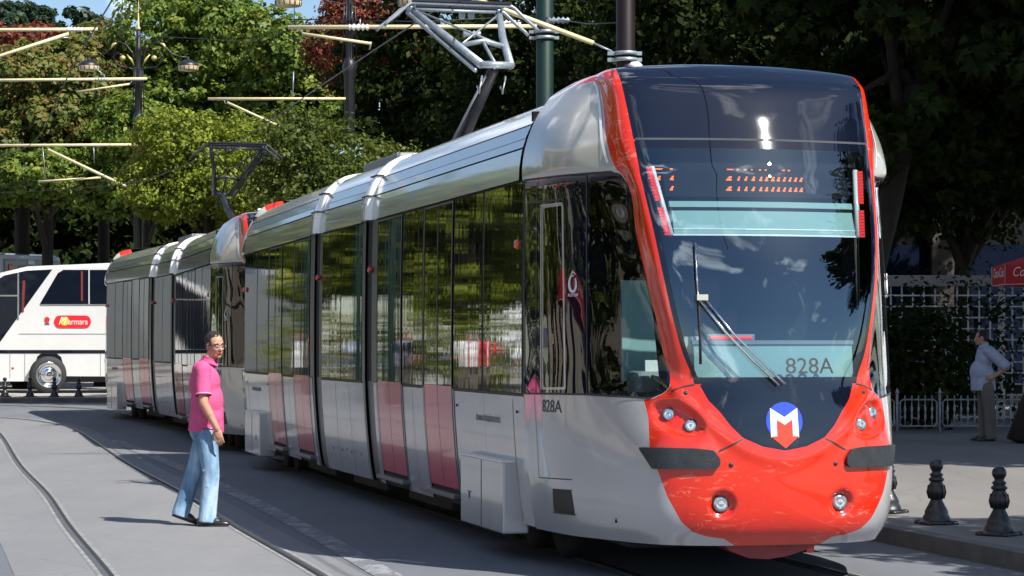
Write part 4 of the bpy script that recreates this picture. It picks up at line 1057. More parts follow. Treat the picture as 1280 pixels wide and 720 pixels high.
# ------------------------------------------------------------------ poles, lanterns and overhead line
def lamp_post(X, Y, label, base):
    root = empty('street_lamp', (X, Y, base)); setp(root, label, 'street lamp', 'double lantern lamp posts')
    q = MB(); q.lathe([(.26, 0), (.26, .15), (.2, .25), (.17, .6), (.2, .7), (.13, .8), (.115, 1.2), (.105, 6.6), (.125, 6.7), (.145, 6.85), (.105, 6.95), (.075, 7.05), (.07, 7.7), (.10, 7.74), (.07, 7.8), (.065, 8.5), (.085, 8.55), (.06, 8.6), (.055, 8.95), (.03, 9.0)], 'iron', 16)
    q.lathe([(.05, 9.0), (.055, 9.06), (.02, 9.1), (.012, 9.6), (.001, 9.75)], 'gold', 10)
    for k in range(6):
        a = 2*PI*k/6; q.tube([(math.cos(a)*.13, math.sin(a)*.13, 7.0), (math.cos(a)*.12, math.sin(a)*.12, 7.7), (math.cos(a)*.10, math.sin(a)*.10, 8.1)], .012, 'iron', 5)
    q.build('column', root)
    for s in (1, -1):
        q = MB(); P = lambda pts: [(s*x, 0, z) for x, z in pts]
        q.tube(P([(.06, 8.15), (.14, 8.45), (.30, 8.66), (.46, 8.72), (.64, 8.62), (.80, 8.44), (1.0, 8.36), (1.24, 8.34)]), .022, 'iron', 6)
        q.tube(P([(.08, 8.05), (.25, 8.10), (.42, 8.12), (.55, 8.22), (.60, 8.36), (.52, 8.46), (.42, 8.42), (.40, 8.32), (.46, 8.27)]), .016, 'iron', 6)
        q.tube(P([(.10, 8.15), (.18, 8.3), (.28, 8.42)]), [.01, .035, .008], 'gold', 6); q.tube(P([(.50, 8.70), (.60, 8.66), (.70, 8.52)]), [.008, .04, .01], 'gold', 6)
        T = Matrix.Translation((s*.38, 0, 8.33)); q.lathe([(.001, -.07), (.06, -.04), (.07, 0), (.06, .04), (.001, .07)], 'gold', 10, T)
        q.build('bracket', root)
        q = MB(); T = Matrix.Translation((s*1.2, 0, 0)); q.lathe([(.02, 8.34), (.03, 8.30), (.10, 8.27), (.20, 8.23), (.255, 8.17), (.26, 8.13)], 'iron', 20, T, cap=False)
        q.lathe([(.26, 8.13), (.25, 8.05), (.24, 8.03), (.05, 8.00), (.001, 8.0)], simple('lantern_glass', (.65, .52, .32), rough=.4), 20, T, cap=False)
        for k in range(14): a = 2*PI*k/14; q.tube([(s*1.2+.262*math.cos(a), .262*math.sin(a), 8.14), (s*1.2+.252*math.cos(a), .252*math.sin(a), 8.04)], .009, 'iron', 4)
        q.build('lantern', root)
    return root
def pole(X, Y, r, hgt, mat, label, base=.12):
    q = MB(); q.lathe([(r*1.5, 0), (r*1.5, .3), (r*1.15, .45), (r*1.05, .6), (r, 1), (r*.96, hgt), (r*.6, hgt+.04)], mat, 18)
    o = q.build('line_pole'); o.location = (X, Y, base); setp(o, label, 'pole', 'poles carrying the overhead line'); return o
lamp_post(TX(173, 58), 58, 'black double lantern lamp post with gilt scrolls, seen whole above the second tram', .2)
lamp_post(TX(437, 47), 47, 'black lamp post beside the copper red tree, only its left lantern showing', .2)
pole(TX(681, 32), 32, .118, 8.2, 'green_pole', 'dark green overhead line pole left of the brown one')
pole(TX(782, 26), 26, .105, 8.0, 'brown_pole', 'dark brown overhead line pole just behind the cab roof')
pole(TX(-75, 50), 50, .12, 8.2, 'green_pole', 'green overhead line pole outside the left edge, holding the middle arm'); pole(TX(-90, 41), 41, .12, 8.2, 'green_pole', 'green overhead line pole outside the left edge, holding the top arm')
def arm(label, tubes, hangers=(), ins=()):
    q = MB()
    for (x0, y0, x1, y1, Y, r) in tubes: q.tube([atY(x0, y0, Y), atY(x1, y1, Y)], r, 'cream', 8)
    for (x0, y0, x1, y1, Y) in hangers: q.tube([atY(x0, y0, Y), atY(x1, y1, Y)], .012, 'steel', 5)
    for (x, y, Y, w_) in ins: p = atY(x, y, Y); q.lathe([(.03, -.12), (.055, -.1), (.03, -.06), (.055, -.03), (.03, 0), (.055, .03), (.03, .06), (.055, .1), (.03, .12)], 'steel', 8, Matrix.Translation(p) @ Matrix.Rotation(PI/2, 4, 'Y'))
    o = q.build('cantilever_arm'); setp(o, label, 'line bracket', 'cream tubes holding the overhead wires'); return o
arm('cream tube arm reaching in at the very top left with a sloping stay', [(-90, 38, 122, 36.5, 41, .03), (-80, 96, 86, 42, 41, .03)], [(86, 38, 86, 46, 41), (112, 37, 116, 46, 41), (86, 47, 60, 47, 41)])
arm('cream tube arm crossing the lower part of the double lantern post', [(-75, 101, 184, 98.5, 50, .032), (96, 115, 162, 105, 50, .022)], [(166, 99, 162, 106, 50), (130, 93, 131, 100, 50), (131, 95, 118, 84, 50)])
arm('pale arm and long sloping stay fixed to the double lantern post', [(-30, 182, 172, 181, 57.7, .035), (60, 187, 172, 240, 57.7, .035), (48, 227, 126, 222, 57.7, .028)], [(53, 181, 57, 224, 57.7), (117, 182, 118, 204, 57.7)])
arm('long cream arm running left from the green pole behind the pantograph', [(360, 34, 671, 33, 31.8, .028), (378, 42, 464, 54.5, 31.8, .02)], [(376, 34, 378, 43, 31.8), (464, 52, 462, 62, 31.8), (450, 24, 450, 34, 31.8)], [(590, 43, 31.8, 1)])
arm('short cream arm on the lamp post beside the copper red tree', [(260, 123.5, 432, 123.5, 46.8, .028), (284, 128, 356, 161, 46.8, .024)], [(280, 124, 282, 130, 46.8), (367, 88, 366, 123, 46.8)])
arm('sloping yellowish arm clamped to the brown pole above the cab', [(560, -14, 742, 54, 26, .027)], [(742, 54, 771, 67, 26), (771, 66, 771, 75, 26)])
q = MB()
for px, py, Y, r in ((782, 67, 26, .115), (782, 75, 26, .115), (681, 40, 32, .13), (681, 47.5, 32, .13)):
    p = atY(px, py, Y); q2 = MB(); q2.lathe([(r, -.02), (r+.012, -.02), (r+.012, .02), (r, .02)], 'steel', 16); q2.box(-.03-r-.05, -r, -.03, .03, -.02, .02, 'steel'); q2.box(r, r+.06, -.03, .03, -.02, .02, 'steel')
    o = q2.build('pole_clamp'); o.location = p; setp(o, ['upper', 'lower'][int(py in (75, 47.5))]+(' steel clamp ring on the brown pole' if px > 700 else ' steel clamp ring on the green pole'), 'clamp')
q = MB()
def wire(mb, line, z, sag=.0, r=.010):
    mb.tube([(p.x, p.y, z) for p in line[::3]], r, 'darksteel', 4)
wire(q, [p for p in right_axis if p.y > 12], 5.26); o = q.build('contact_wire'); setp(o, 'overhead contact wire running above the two trams', 'wire', 'overhead wires')
q = MB(); wire(q, [p for p in left_axis if p.y > 14], 5.35); o = q.build('contact_wire'); setp(o, 'overhead contact wire running above the empty left track', 'wire', 'overhead wires')
for lab, pts in (('thin wire sloping down from the top edge to the top left arm', [(188, -4, 44), (176, 14, 44), (132, 32, 44), (112, 37, 41)]), ('thin vertical wire dropping to the short arm on the lamp post', [(368, -4, 46), (367, 90, 46.8)]),
    ('thin vertical wire dropping from the top edge to the arm across the double lantern post', [(153, -3, 50), (150, 45, 50), (131, 98, 50)]), ('thin pale wire running sideways below the arms of the double lantern post', [(0, 236, 57), (140, 218, 57.5), (250, 198, 58)])):
    q = MB(); q.tube([atY(*p_) for p_ in pts], .008, 'darksteel', 4); o = q.build('hanger_wire'); setp(o, lab, 'wire', 'overhead wires')

for lab, pts in (('thin span wire from the green pole to the brown pole', [(681, 22, 32), (735, 30, 29), (782, 28, 26)]), ('thin span wire from the green pole to the lamp post by the copper tree', [(681, 24, 32), (560, 36, 39), (437, 30, 47)]),
    ('thin messenger wire above the long cream arm', [(360, 24, 31.8), (520, 27, 31.8), (671, 20, 31.8)]), ('thin span wire between the two lamp posts', [(437, 20, 47), (310, 52, 52), (173, 44, 58)])):
    q = MB(); q.tube([atY(*p_) for p_ in pts], .007, 'darksteel', 4); o = q.build('span_wire'); setp(o, lab, 'wire', 'overhead wires')
for k, (x, y, Y) in enumerate(((700, 25.5, 31), (640, 29, 34.5), (400, 33, 48.5), (450, 34, 31.8), (128, 99.5, 50), (95, 37, 41))):
    q = MB(); q.lathe([(.012, -.16), (.045, -.14), (.02, -.11), (.05, -.08), (.02, -.05), (.05, -.02), (.02, .01), (.05, .04), (.02, .07), (.045, .10), (.012, .13)], 'white' if k % 2 else 'steel', 10, Matrix.Rotation(PI/2, 4, 'Y')); o = q.build('insulator'); o.location = atY(x, y, Y)
    setp(o, ['insulator on the wire just right of the green pole', 'insulator on the wire left of the green pole', 'insulator on the wire left of the copper tree lamp post', 'insulator on the long cream arm behind the pantograph', 'insulator on the arm crossing the double lantern post', 'insulator on the topmost cream arm at the left'][k], 'insulator', 'wire insulators')

# ------------------------------------------------------------------ bollards, railing, trellis, kiosk, parasol
def bollard_mesh():
    q = MB()
    q.lathe([(.150, 0), (.155, .018), (.13, .028), (.115, .035), (.112, .06), (.095, .085), (.098, .10), (.085, .13), (.07, .155), (.052, .19), (.048, .20), (.066, .225), (.076, .262), (.070, .30), (.055, .335), (.048, .35), (.062, .358), (.064, .372), (.050, .382), (.046, .395), (.058, .402), (.052, .412), (.036, .425), (.040, .44), (.054, .462), (.057, .485), (.050, .51), (.030, .527), (.001, .533)], 'iron', 22)
    for k in range(4):
        a = PI/4+k*PI/2; T = Matrix.Translation((math.cos(a)*.155, math.sin(a)*.155, 0)); q.lathe([(.035, 0), (.036, .018), (.022, .028), (.001, .03)], 'iron', 12, T)
    for k in range(10):
        a = 2*PI*k/10; q.tube([(math.cos(a)*.062, math.sin(a)*.062, .21), (math.cos(a)*.078, math.sin(a)*.078, .262), (math.cos(a)*.066, math.sin(a)*.066, .32)], .006, 'iron', 4)
    return q.mesh('bollard')
BM_ = bollard_mesh()
def bollard(X, Y, z, label, grp, sc=1):
    o = obj('bollard', BM_); o.location = (X, Y, z); o.scale = (sc, sc, sc); o.rotation_euler = (0, 0, random.uniform(0, 1.5)); setp(o, label, 'bollard', grp)
bollard(*[c for c in (at(1170.5, 655, .126).x, at(1170.5, 655, .126).y)], .126, 'black cast iron bollard on the right pavement, the farther of the two in full view', 'kerbside bollards right of the tram')
p = at(1249, 669, .126); bollard(p.x, p.y, .126, 'black cast iron bollard at the bottom right corner, nearest the camera', 'kerbside bollards right of the tram')
p = at(1110, 641, .126); bollard(p.x, p.y, .126, 'bollard mostly hidden by the right edge of the tram nose', 'kerbside bollards right of the tram')
for k, px in enumerate((6, 37.5, 68, 98.5)):
    bollard(TX(px, 60.2), 60.2, .29, ['leftmost small bollard on the plaza edge, in front of the coach side', 'second small bollard from the left, just left of the coach wheel', 'third small bollard from the left, in front of the coach wheel', 'darkest small bollard, right of the coach wheel near the tram tail'][k], 'small bollards along the plaza edge', .93)
def railing():
    root = empty('railing', (5.0, 40, .126)); setp(root, 'low ornate cast iron railing behind the far pedestrian', 'railing')
    n = 8
    for k in range(n+1):
        q = MB(); x = k*.71; q.tube([(x, 0, 0), (x, 0, .66)], .022, 'ironpale', 6); q.lathe([(.02, .66), (.035, .68), (.02, .71), (.001, .76)], 'ironpale', 8, Matrix.Translation((x, 0, 0))); q.build('post', root)
    for k in range(n):
        q = MB(); x0 = k*.71+.05; x1 = x0+.61
        q.tube([(x0, 0, .16), (x0, 0, .52), (x0+.04, 0, .56), (x1-.04, 0, .56), (x1, 0, .52), (x1, 0, .16), (x1-.04, 0, .12), (x0+.04, 0, .12), (x0, 0, .16)], .014, 'ironpale', 5)
        q.tube([(x0-.05, 0, .5), (x0, 0, .5)], .012, 'ironpale', 4); q.tube([(x0-.05, 0, .2), (x0, 0, .2)], .012, 'ironpale', 4)
        for j in range(5):
            x = x0+.08+j*.1125; q.tube([(x, 0, .12), (x, 0, .22), (x, 0, .27), (x, 0, .34), (x, 0, .41), (x, 0, .46), (x, 0, .56)], [.008, .009, .024, .010, .024, .009, .008], 'ironpale', 6)
            q.tube([(x, 0, .56), (x, 0, .60), (x, 0, .64)], [.008, .014, .002], 'ironpale', 5)
        q.build('railing_panel', root)
railing()
q = MB()
for k in range(30): x = 6.4+k*.212; q.box(x, x+.028, 46.0, 46.03, .15, 2.72, 'trellis')
for k in range(13): z = .2+k*.212; q.box(6.4, 12.6, 45.975, 46.0, z, z+.028, 'trellis')
q.box(6.3, 12.7, 45.9, 46.1, 2.72, 2.93, 'stone', .01)
for x in (6.4, 9.4, 12.5): q.box(x-.06, x+.06, 46.03, 46.13, .12, 2.72, 'trellis')
o = q.build('trellis_fence'); setp(o, 'white square trellis fence under a pale beam at the right edge', 'fence')
root = empty('kiosk_building', (11, 52, .12)); setp(root, 'dark blue kiosk wall with a beige pillar behind the trellis', 'building')
q = MB(); q.box(-4.5, 6, .3, 5, 0, 4.6, 'dark'); q.build('wall', root)
q = MB(); xx = TX(1181, 52)-11; q.box(xx-.28, xx+.28, -.02, .3, 0, 4.3, 'pillarstone', .02); q.build('pillar', root)
for x0, x1 in ((-3.0, xx-.3), (xx+.3, 4.5)): q = MB(); q.box(x0, x1, .2, .3, .6, 3.66, 'darkblue'); q.build('window', root)
def parasol():
    C_ = Vector((9.95, 42.2, .126)); root = empty('parasol', C_); setp(root, 'red cafe parasol with white script at the right edge', 'parasol')
    q = MB(); q.lathe([(.25, 0), (.25, .06), (.05, .08), (.025, .1), (.025, 3.25), (.01, 3.3)], 'white', 12); q.build('pole', root)
    q = MB(); n = 8; Rr = 1.50; zt, ze, zv = 3.28, 2.86, 2.52
    def P(k, r, z): a = 2*PI*(k+.5)/n; return Vector((math.cos(a)*r, math.sin(a)*r, z))
    for k in range(n):
        q.add([Vector((0, 0, zt)), P(k, Rr*.5, (zt+ze)/2+.02), P(k+1, Rr*.5, (zt+ze)/2+.02)], [(0, 1, 2)], 'parasol')
        q.add([P(k, Rr*.5, (zt+ze)/2+.02), P(k, Rr, ze), P(k+1, Rr, ze), P(k+1, Rr*.5, (zt+ze)/2+.02)], [(0, 1, 2, 3)], 'parasol')
        q.add([P(k, Rr, ze), P(k, Rr+.005, zv), P(k+1, Rr+.005, zv), P(k+1, Rr, ze)], [(0, 1, 2, 3)], 'parasol')
        q.tube([P(k, Rr+.012, zv), P(k+1, Rr+.012, zv)], .007, 'trellis', 4); q.tube([P(k, Rr+.012, zv), P(k, Rr+.012, ze)], .006, 'trellis', 4)
        q.tube([Vector((0, 0, zt-.03)), P(k, Rr-.02, ze-.02)], .010, 'rubber', 4)
    q.build('canopy', root)
    for k in (3, 4, 5):
        a = 2*PI*(k+1)/n; me = text_mesh('lettering', 'Coca-Cola', .24, 'trellis', .001, shear=.35, xs=.85); nd = Vector((math.cos(a), math.sin(a), 0)); c = nd*(Rr*math.cos(PI/n)+.012); 
        place_text(me, (c.x, c.y, 2.73), (-nd.y, nd.x, 0), (0, 0, 1)); obj('lettering', me, root)
    return root
par = parasol()
copyt(par, -10.5, 19.5, 0, 1.0, 'red parasol added out of view for a red reflection', 'parasols out of view'); copyt(par, -11.5, 23.5, 0, .3, 'red parasol added out of view for a red reflection', 'parasols out of view')  # unseen parasols added to give the cab glass a red reflection

# plain stone building on the left, outside the frame, that the roof panels and the nose mirror
root = empty('stone_building', (-34, 8, 0), 0); setp(root, 'pale stone building out of the picture on the left', 'building')
M['limestone'] = simple('limestone', (.50, .44, .34), rough=.85, var=.15, vscale=.4)
q = MB(); q.box(-12, 0, -4, 46, 0, 17, 'limestone'); q.box(-12, .5, -4.5, 46.5, 16.2, 17.4, 'limestone', .1); q.box(-12, .2, -4.1, 46.1, 5.2, 5.6, 'limestone', .03); q.build('wall', root)
for fl in range(4):
    for k in range(9): q = MB(); y = -1.5+k*5.2; q.box(-.1, .06, y, y+1.7, 1.3+fl*4, 3.8+fl*4, 'busglass'); q.box(.0, .14, y-.2, y+1.9, 1.05+fl*4, 1.3+fl*4, 'limestone', .02); q.build('window', root)
# ------------------------------------------------------------------ coaches
def flatpoly(mb, pts, y, mat, th=.01):
    n = len(pts); vs = [Vector((x, y, z)) for x, z in pts]+[Vector((x, y+th, z)) for x, z in pts]
    mb.add(vs, [tuple(range(n)), tuple(range(2*n-1, n-1, -1))]+[(k, n+k, n+(k+1) % n, (k+1) % n) for k in range(n)], mat)
M['curtain'] = simple('red_curtain', (.20, .02, .02), rough=.8)
def make_coach(label, grp):
    root = empty('coach', (0, 0, 0)); setp(root, label, 'coach', grp)
    out = [(.25, .32), (.05, .5), (0, 1.3), (.10, 2.1), (.45, 2.75), (.9, 3.05), (1.48, 3.27), (2.2, 3.44), (4.4, 3.53), (11.4, 3.55), (11.65, 3.3), (11.7, .5), (11.6, .32)]
    q = MB(); n = len(out)
    secs = [(0, .90), (.05, .965), (.16, 1.0), (2.34, 1.0), (2.45, .965), (2.5, .90)]
    vs = []
    for y, s_ in secs:
        for x, z in out:
            zz = z if z < 3 else 3+(z-3)*(s_*1.9-.9); xx = x if x > 6 else x+(1-s_)*3.0; vs.append(Vector((xx, y, zz)))
    # keep the flanks flat
    for i, (y, s_) in enumerate(secs):
        pass
    fs = []
    for i in range(len(secs)-1):
        for k in range(n): fs.append((i*n+k, i*n+(k+1) % n, (i+1)*n+(k+1) % n, (i+1)*n+k))
    fs += [tuple(range(n)), tuple(range(len(vs)-1, len(vs)-n-1, -1))]; q.add(vs, fs, 'buswhite')
    # wheel arches, skirt shadow gap and trim
    for x0 in (2.40, 8.9): flatpoly(q, [(x0, .30), (x0+.02, .75), (x0+.10, 1.0), (x0+.2, 1.075), (x0+.62, 1.075), (x0+.74, .98), (x0+.8, .75), (x0+.84, .30)], -.006, 'dark', .006)
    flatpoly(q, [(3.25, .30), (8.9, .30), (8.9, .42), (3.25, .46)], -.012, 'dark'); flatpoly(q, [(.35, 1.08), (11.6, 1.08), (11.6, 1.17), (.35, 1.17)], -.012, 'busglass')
    flatpoly(q, [(2.0, 1.60), (11.5, 1.60), (11.5, 1.612), (2.0, 1.612)], -.009, 'grey'); flatpoly(q, [(4.9, .72), (4.98, .72), (4.98, .83), (4.9, .83)], -.013, 'dark'); flatpoly(q, [(4.88, .63), (5.0, .63), (5.0, .68), (4.88, .68)], -.013, 'redlens')
    flatpoly(q, [(1.8, .66), (1.86, .66), (1.86, .70), (1.8, .70)], -.013, 'redlens')
    for x in (1.05, 1.75, 2.15, 4.2, 5.6, 7.0): flatpoly(q, [(x, .40), (x+.01, .40), (x+.01, 1.07), (x, 1.07)], -.008, 'grey')
    q.build('coach_body', root)
    q = MB(); flatpoly(q, [(.55, 2.3), (.75, 2.72), (1.3, 3.0), (1.6, 3.19), (2.2, 3.32), (2.90, 3.35), (1.52, 1.43), (1.35, 1.19), (.4, 1.19)], -.012, 'busglass')
    flatpoly(q, [(1.96, 2.0), (2.0, 2.0), (2.0, 3.28), (1.96, 3.25)], -.02, 'grey'); flatpoly(q, [(.6, 2.62), (1.96, 2.62), (1.96, 2.66), (.6, 2.66)], -.02, 'grey')
    flatpoly(q, [(2.08, 2.2), (2.13, 2.2), (2.17, 3.05), (2.1, 3.05)], -.016, 'curtain'); q.build('cab_window', root)
    xs = [2.56, 3.90, 5.35, 6.8, 8.25, 9.7, 11.2]
    for k in range(6):
        q = MB(); a, c = xs[k]+.02, xs[k+1]-.02
        pts = [(a, 2.41), (c, 2.41), (c, 3.34), (a, 3.34)] if k else [(2.56, 2.41), (c, 2.41), (c, 3.34), (3.20, 3.34), (3.05, 3.25)]
        flatpoly(q, pts, -.012, 'busglass'); flatpoly(q, [(a+(.0 if k else .0), 2.38), (c+.04, 2.38), (c+.04, 2.41), (a, 2.41)], -.014, 'grey')
        flatpoly(q, [(c-.2, 2.5), (c-.15, 2.5), (c-.15, 3.3), (c-.2, 3.3)], -.016, 'curtain'); q.build('window', root)
    for x, st in ((2.80, .38), (9.33, 0)):
        r_ = bpy.data.objects.new('wheel', None)
        q = MB(); T = Matrix.Translation((x, -.07, .50)) @ Matrix.Rotation(st, 4, 'Z') @ Matrix.Rotation(PI/2, 4, 'X')
        q.lathe([(.001, -.14), (.34, -.14), (.47, -.13), (.5, -.09), (.5, .09), (.47, .13), (.36, .14)], 'tyre', 28, T, cap=False); q.lathe([(.355, .10), (.35, .14), (.31, .13), (.29, .07), (.16, .05), (.15, .10), (.06, .12), (.001, .12)], 'chrome', 24, T, cap=False); q.build('wheel', root)
    q = MB(); pts = []
    for cx, sx in ((3.80, 1), (3.10, -1)):
        for k in range(9):
            a = -PI/2+PI*k/8; pts.append((cx+sx*math.cos(a)*.15, 1.935+math.sin(a)*.17*(1 if sx > 0 else -1)))
    flatpoly(q, pts, -.014, 'redpanel'); q.add([Vector((3.24+.12*math.cos(2*PI*k/18), -.016, 1.95+.12*math.sin(2*PI*k/18))) for k in range(18)], [tuple(range(18))], 'yellow')
    q.build('sign_panel', root)
    me = text_mesh('lettering', 'armara', .235, 'white', .001, align='LEFT', xs=.80); obj('lettering', place_text(me, (3.33, -.019, 1.93), (1, 0, 0), (0, 0, 1)), root)
    me = text_mesh('lettering', 'M', .30, 'white', .001, align='LEFT', shear=.4, xs=.85); obj('lettering', place_text(me, (3.06, -.019, 1.95), (1, 0, 0), (0, 0, 1)), root)
    q = MB(); q.add([Vector((2.76+.075*math.cos(a), -.015, 1.99+.08*math.sin(a))) for a in [2*PI*k/9 for k in range(9)]], [tuple(range(9))], 'redpanel')
    for k in range(4): flatpoly(q, [(2.70+k*.035, 1.86), (2.72+k*.035, 1.86), (2.72+k*.035, 1.90), (2.70+k*.035, 1.90)], -.016, 'decal')
    q.build('small_emblem', root)
    return root
coach = make_coach('white coach with a red and yellow sign panel on its side, left of the trams', None); coach.location = (-15.35, 65, .29)
root = empty('sightseeing_coach', (TX(1, 70.5), 70.5, .29), R(55)); setp(root, 'grey topped coach behind the white one, only its upper end with red lights showing', 'coach')
q = MB(); q.box(0, 2.5, 0, 10, .3, 4.02, 'buswhite', .22); q.box(.1, 2.4, -.01, 9, .5, 2.9, 'busglass', .1); q.build('coach_body', root)
q = MB(); q.box(.12, 2.38, -.03, .05, 3.1, 3.84, simple('grey_teal_board', (.16, .22, .22), rough=.3, coat=.5), .03); q.build('header_board', root)
for x in (.36, 2.16): q = MB(); q.box(x-.11, x+.11, -.05, 0, 3.5, 3.68, 'redlens', .03); q.build('marker_light', root)
q = MB(); rr = random.Random(3); x = .65
while x < 1.85:      # brush script, too small in the photograph to read
    hgt = rr.uniform(.10, .2); q.tube([(x, -.045, 3.50), (x+.035, -.045, 3.50+hgt), (x+.07, -.045, 3.51)], .018, 'white', 4); x += .085
q.tube([(.5, -.045, 3.36), (.62, -.045, 3.5), (.75, -.045, 3.66), (.72, -.045, 3.46)], .025, 'white', 4); q.box(1.05, 1.3, -.05, -.03, 3.7, 3.82, 'white', .005)
x = .8
while x < 1.8: q.box(x, x+.045, -.05, -.04, 3.37, 3.43, 'white'); x += .075
q.build('lettering', root)

# ------------------------------------------------------------------ people
class Body:
    def __init__(s): s.bm = bmesh.new()
    def ell(s, c, r, rot=None):
        m = Matrix.Translation(c) @ (rot.to_4x4() if rot is not None else Matrix.Identity(4)) @ Matrix.Diagonal((r[0], r[1], r[2], 1))
        bmesh.ops.create_icosphere(s.bm, subdivisions=3, radius=1, matrix=m)
    def cone(s, a, b, ra, rb, flat=1.0, seg=18, balls=True):
        a = Vector(a); b = Vector(b); d = b-a; m = Matrix.Translation((a+b)/2) @ d.to_track_quat('Z', 'Y').to_matrix().to_4x4()
        bmesh.ops.create_cone(s.bm, cap_ends=True, segments=seg, radius1=ra, radius2=rb, depth=d.length, matrix=m)
        if balls:
            for p, r in ((a, ra), (b, rb)): bmesh.ops.create_icosphere(s.bm, subdivisions=2, radius=r*.995, matrix=Matrix.Translation(p))
    def chain(s, pts, rs):
        for i in range(len(pts)-1): s.cone(pts[i], pts[i+1], rs[i], rs[i+1])
    def mesh(s, name, voxel, mat, smooth=6, fac=.5):
        me = bpy.data.meshes.new(name); s.bm.to_mesh(me); s.bm.free(); o = bpy.data.objects.new(name, me); COL.objects.link(o)
        m = o.modifiers.new('r', 'REMESH'); m.mode = 'VOXEL'; m.voxel_size = voxel; m.use_smooth_shade = True
        m2 = o.modifiers.new('s', 'SMOOTH'); m2.iterations = smooth; m2.factor = fac
        dg = bpy.context.evaluated_depsgraph_get(); r = bpy.data.meshes.new_from_object(o.evaluated_get(dg)); bpy.data.objects.remove(o)
        r.materials.clear(); r.materials.append(M[mat] if isinstance(mat, str) else mat); r.name = name
        for p in r.polygons: p.use_smooth = True
        return r
def hand(B, wrist, fdir, pdir, s=1.0, curl=.5, thumb=1):
    "palm and five fingers; fdir towards the finger tips, pdir out of the palm"
    f = Vector(fdir).normalized(); p = Vector(pdir); p = (p-f*p.dot(f)).normalized(); l = f.cross(p)*thumb; w_ = Vector(wrist)
    base = w_+f*.085*s
    rot = Matrix((l, p, f)).transposed()
    B.ell(w_+f*.048*s, (.040*s, .017*s, .052*s), rot)
    for k, (off, ln) in enumerate(((.031, .072), (.011, .080), (-.010, .075), (-.030, .060))):
        a = base+l*off*s-f*.008*s; t0 = .25*curl; t1 = .9*curl; t2 = 1.5*curl
        b1 = a+(f*math.cos(t0)+p*math.sin(t0))*ln*.45*s; b2 = b1+(f*math.cos(t1)+p*math.sin(t1))*ln*.32*s; b3 = b2+(f*math.cos(t2)+p*math.sin(t2))*ln*.25*s
        B.chain([a, b1, b2, b3], [.0092*s, .0085*s, .0078*s, .0065*s])
    a = w_+f*.022*s+l*.030*s; b1 = a+(f*.62+l*.62+p*.3).normalized()*.036*s; b2 = b1+(f*.85+l*.25+p*.45).normalized()*.032*s; b3 = b2+(f*.9+p*.45).normalized()*.022*s
    B.chain([a, b1, b2, b3], [.014*s, .011*s, .0095*s, .0075*s])
def head_frame(c, yaw, pitch=0, roll=0):
    "local x forwards, z up"
    return Matrix.Translation(c) @ Matrix.Rotation(yaw, 4, 'Z') @ Matrix.Rotation(pitch, 4, 'Y') @ Matrix.Rotation(roll, 4, 'X')
def add_head(B, T):
    r3 = T.to_3x3(); P = lambda x, y, z: T @ Vector((x, y, z))
    B.ell(P(-.012, 0, .030), (.094, .074, .088), r3)       # skull
    B.ell(P(.028, 0, -.020), (.062, .060, .078), r3)       # face
    B.ell(P(.040, 0, -.072), (.040, .044, .034), r3)       # jaw
    B.ell(P(.066, 0, -.088), (.019, .022, .018), r3)       # chin
    for s in (1, -1):
        B.ell(P(.058, s*.034, -.022), (.026, .022, .020), r3)    # cheeks
        B.ell(P(.072, s*.028, .026), (.018, .026, .009), r3)     # brows
        B.ell(P(-.008, s*.076, -.008), (.016, .008, .030), r3 @ Matrix.Rotation(-.25, 3, 'Y'))  # ears
    B.chain([P(.078, 0, .016), P(.097, 0, -.012), P(.106, 0, -.026)], [.009, .011, .013]); 
    for s in (1, -1): B.ell(P(.094, s*.011, -.030), (.010, .008, .008), r3)
    B.ell(P(.084, 0, -.052), (.012, .024, .006), r3); B.ell(P(.083, 0, -.062), (.012, .021, .006), r3)
def face_parts(root, T, glasses=True, short=True):
    P = lambda x, y, z: T @ Vector((x, y, z)); r4 = T.to_3x3().to_4x4()
    white = simple('eye_white', (.7, .68, .66), rough=.3); 
    for s in (1, -1):
        q = MB(); q.lathe([(.0095*math.cos(a), .0080*math.sin(a)) for a in [-PI/2+PI*k/8 for k in range(9)]], white, 12, T @ Matrix.Translation((.0805, s*.030, .005)), cap=False)
        q.lathe([(.0052, 0), (.004, .002), (.001, .0025)], 'decal', 10, T @ Matrix.Translation((.0885, s*.030+.001, .006)) @ Matrix.Rotation(PI/2, 4, 'Y'), cap=False); q.build('eye', root)
        q = MB(); q.tube([P(.089, s*.014, .026), P(.092, s*.03, .031), P(.080, s*.047, .026)], [.003, .004, .002], 'hair', 5); q.build('eyebrow', root)
    q = MB(); q.tube([P(.091, -.022, -.057), P(.0965, 0, -.056), P(.091, .022, -.057)], [.0025, .004, .0025], simple('lips', (.36, .12, .10), rough=.5), 6); q.build('mouth', root)
    if glasses:
        q = MB()
        for s in (1, -1):
            L = [(.106, s*.008, .016), (.102, s*.03, .019), (.088, s*.054, .016), (.087, s*.055, -.006), (.100, s*.032, -.012), (.106, s*.010, -.006), (.106, s*.008, .016)]
            q.tube([P(*c) for c in L[:3]], .0032, 'rubber', 5); q.tube([P(*c) for c in L[2:]], .0016, 'chrome', 5)
            q.tube([P(.088, s*.055, .014), P(.05, s*.074, .012), P(-.005, s*.082, .008), P(-.03, s*.08, -.008)], .0028, 'rubber', 5)
        q.tube([P(.106, -.008, .012), P(.109, 0, .014), P(.106, .008, .012)], .002, 'rubber', 5); q.build('glasses', root)
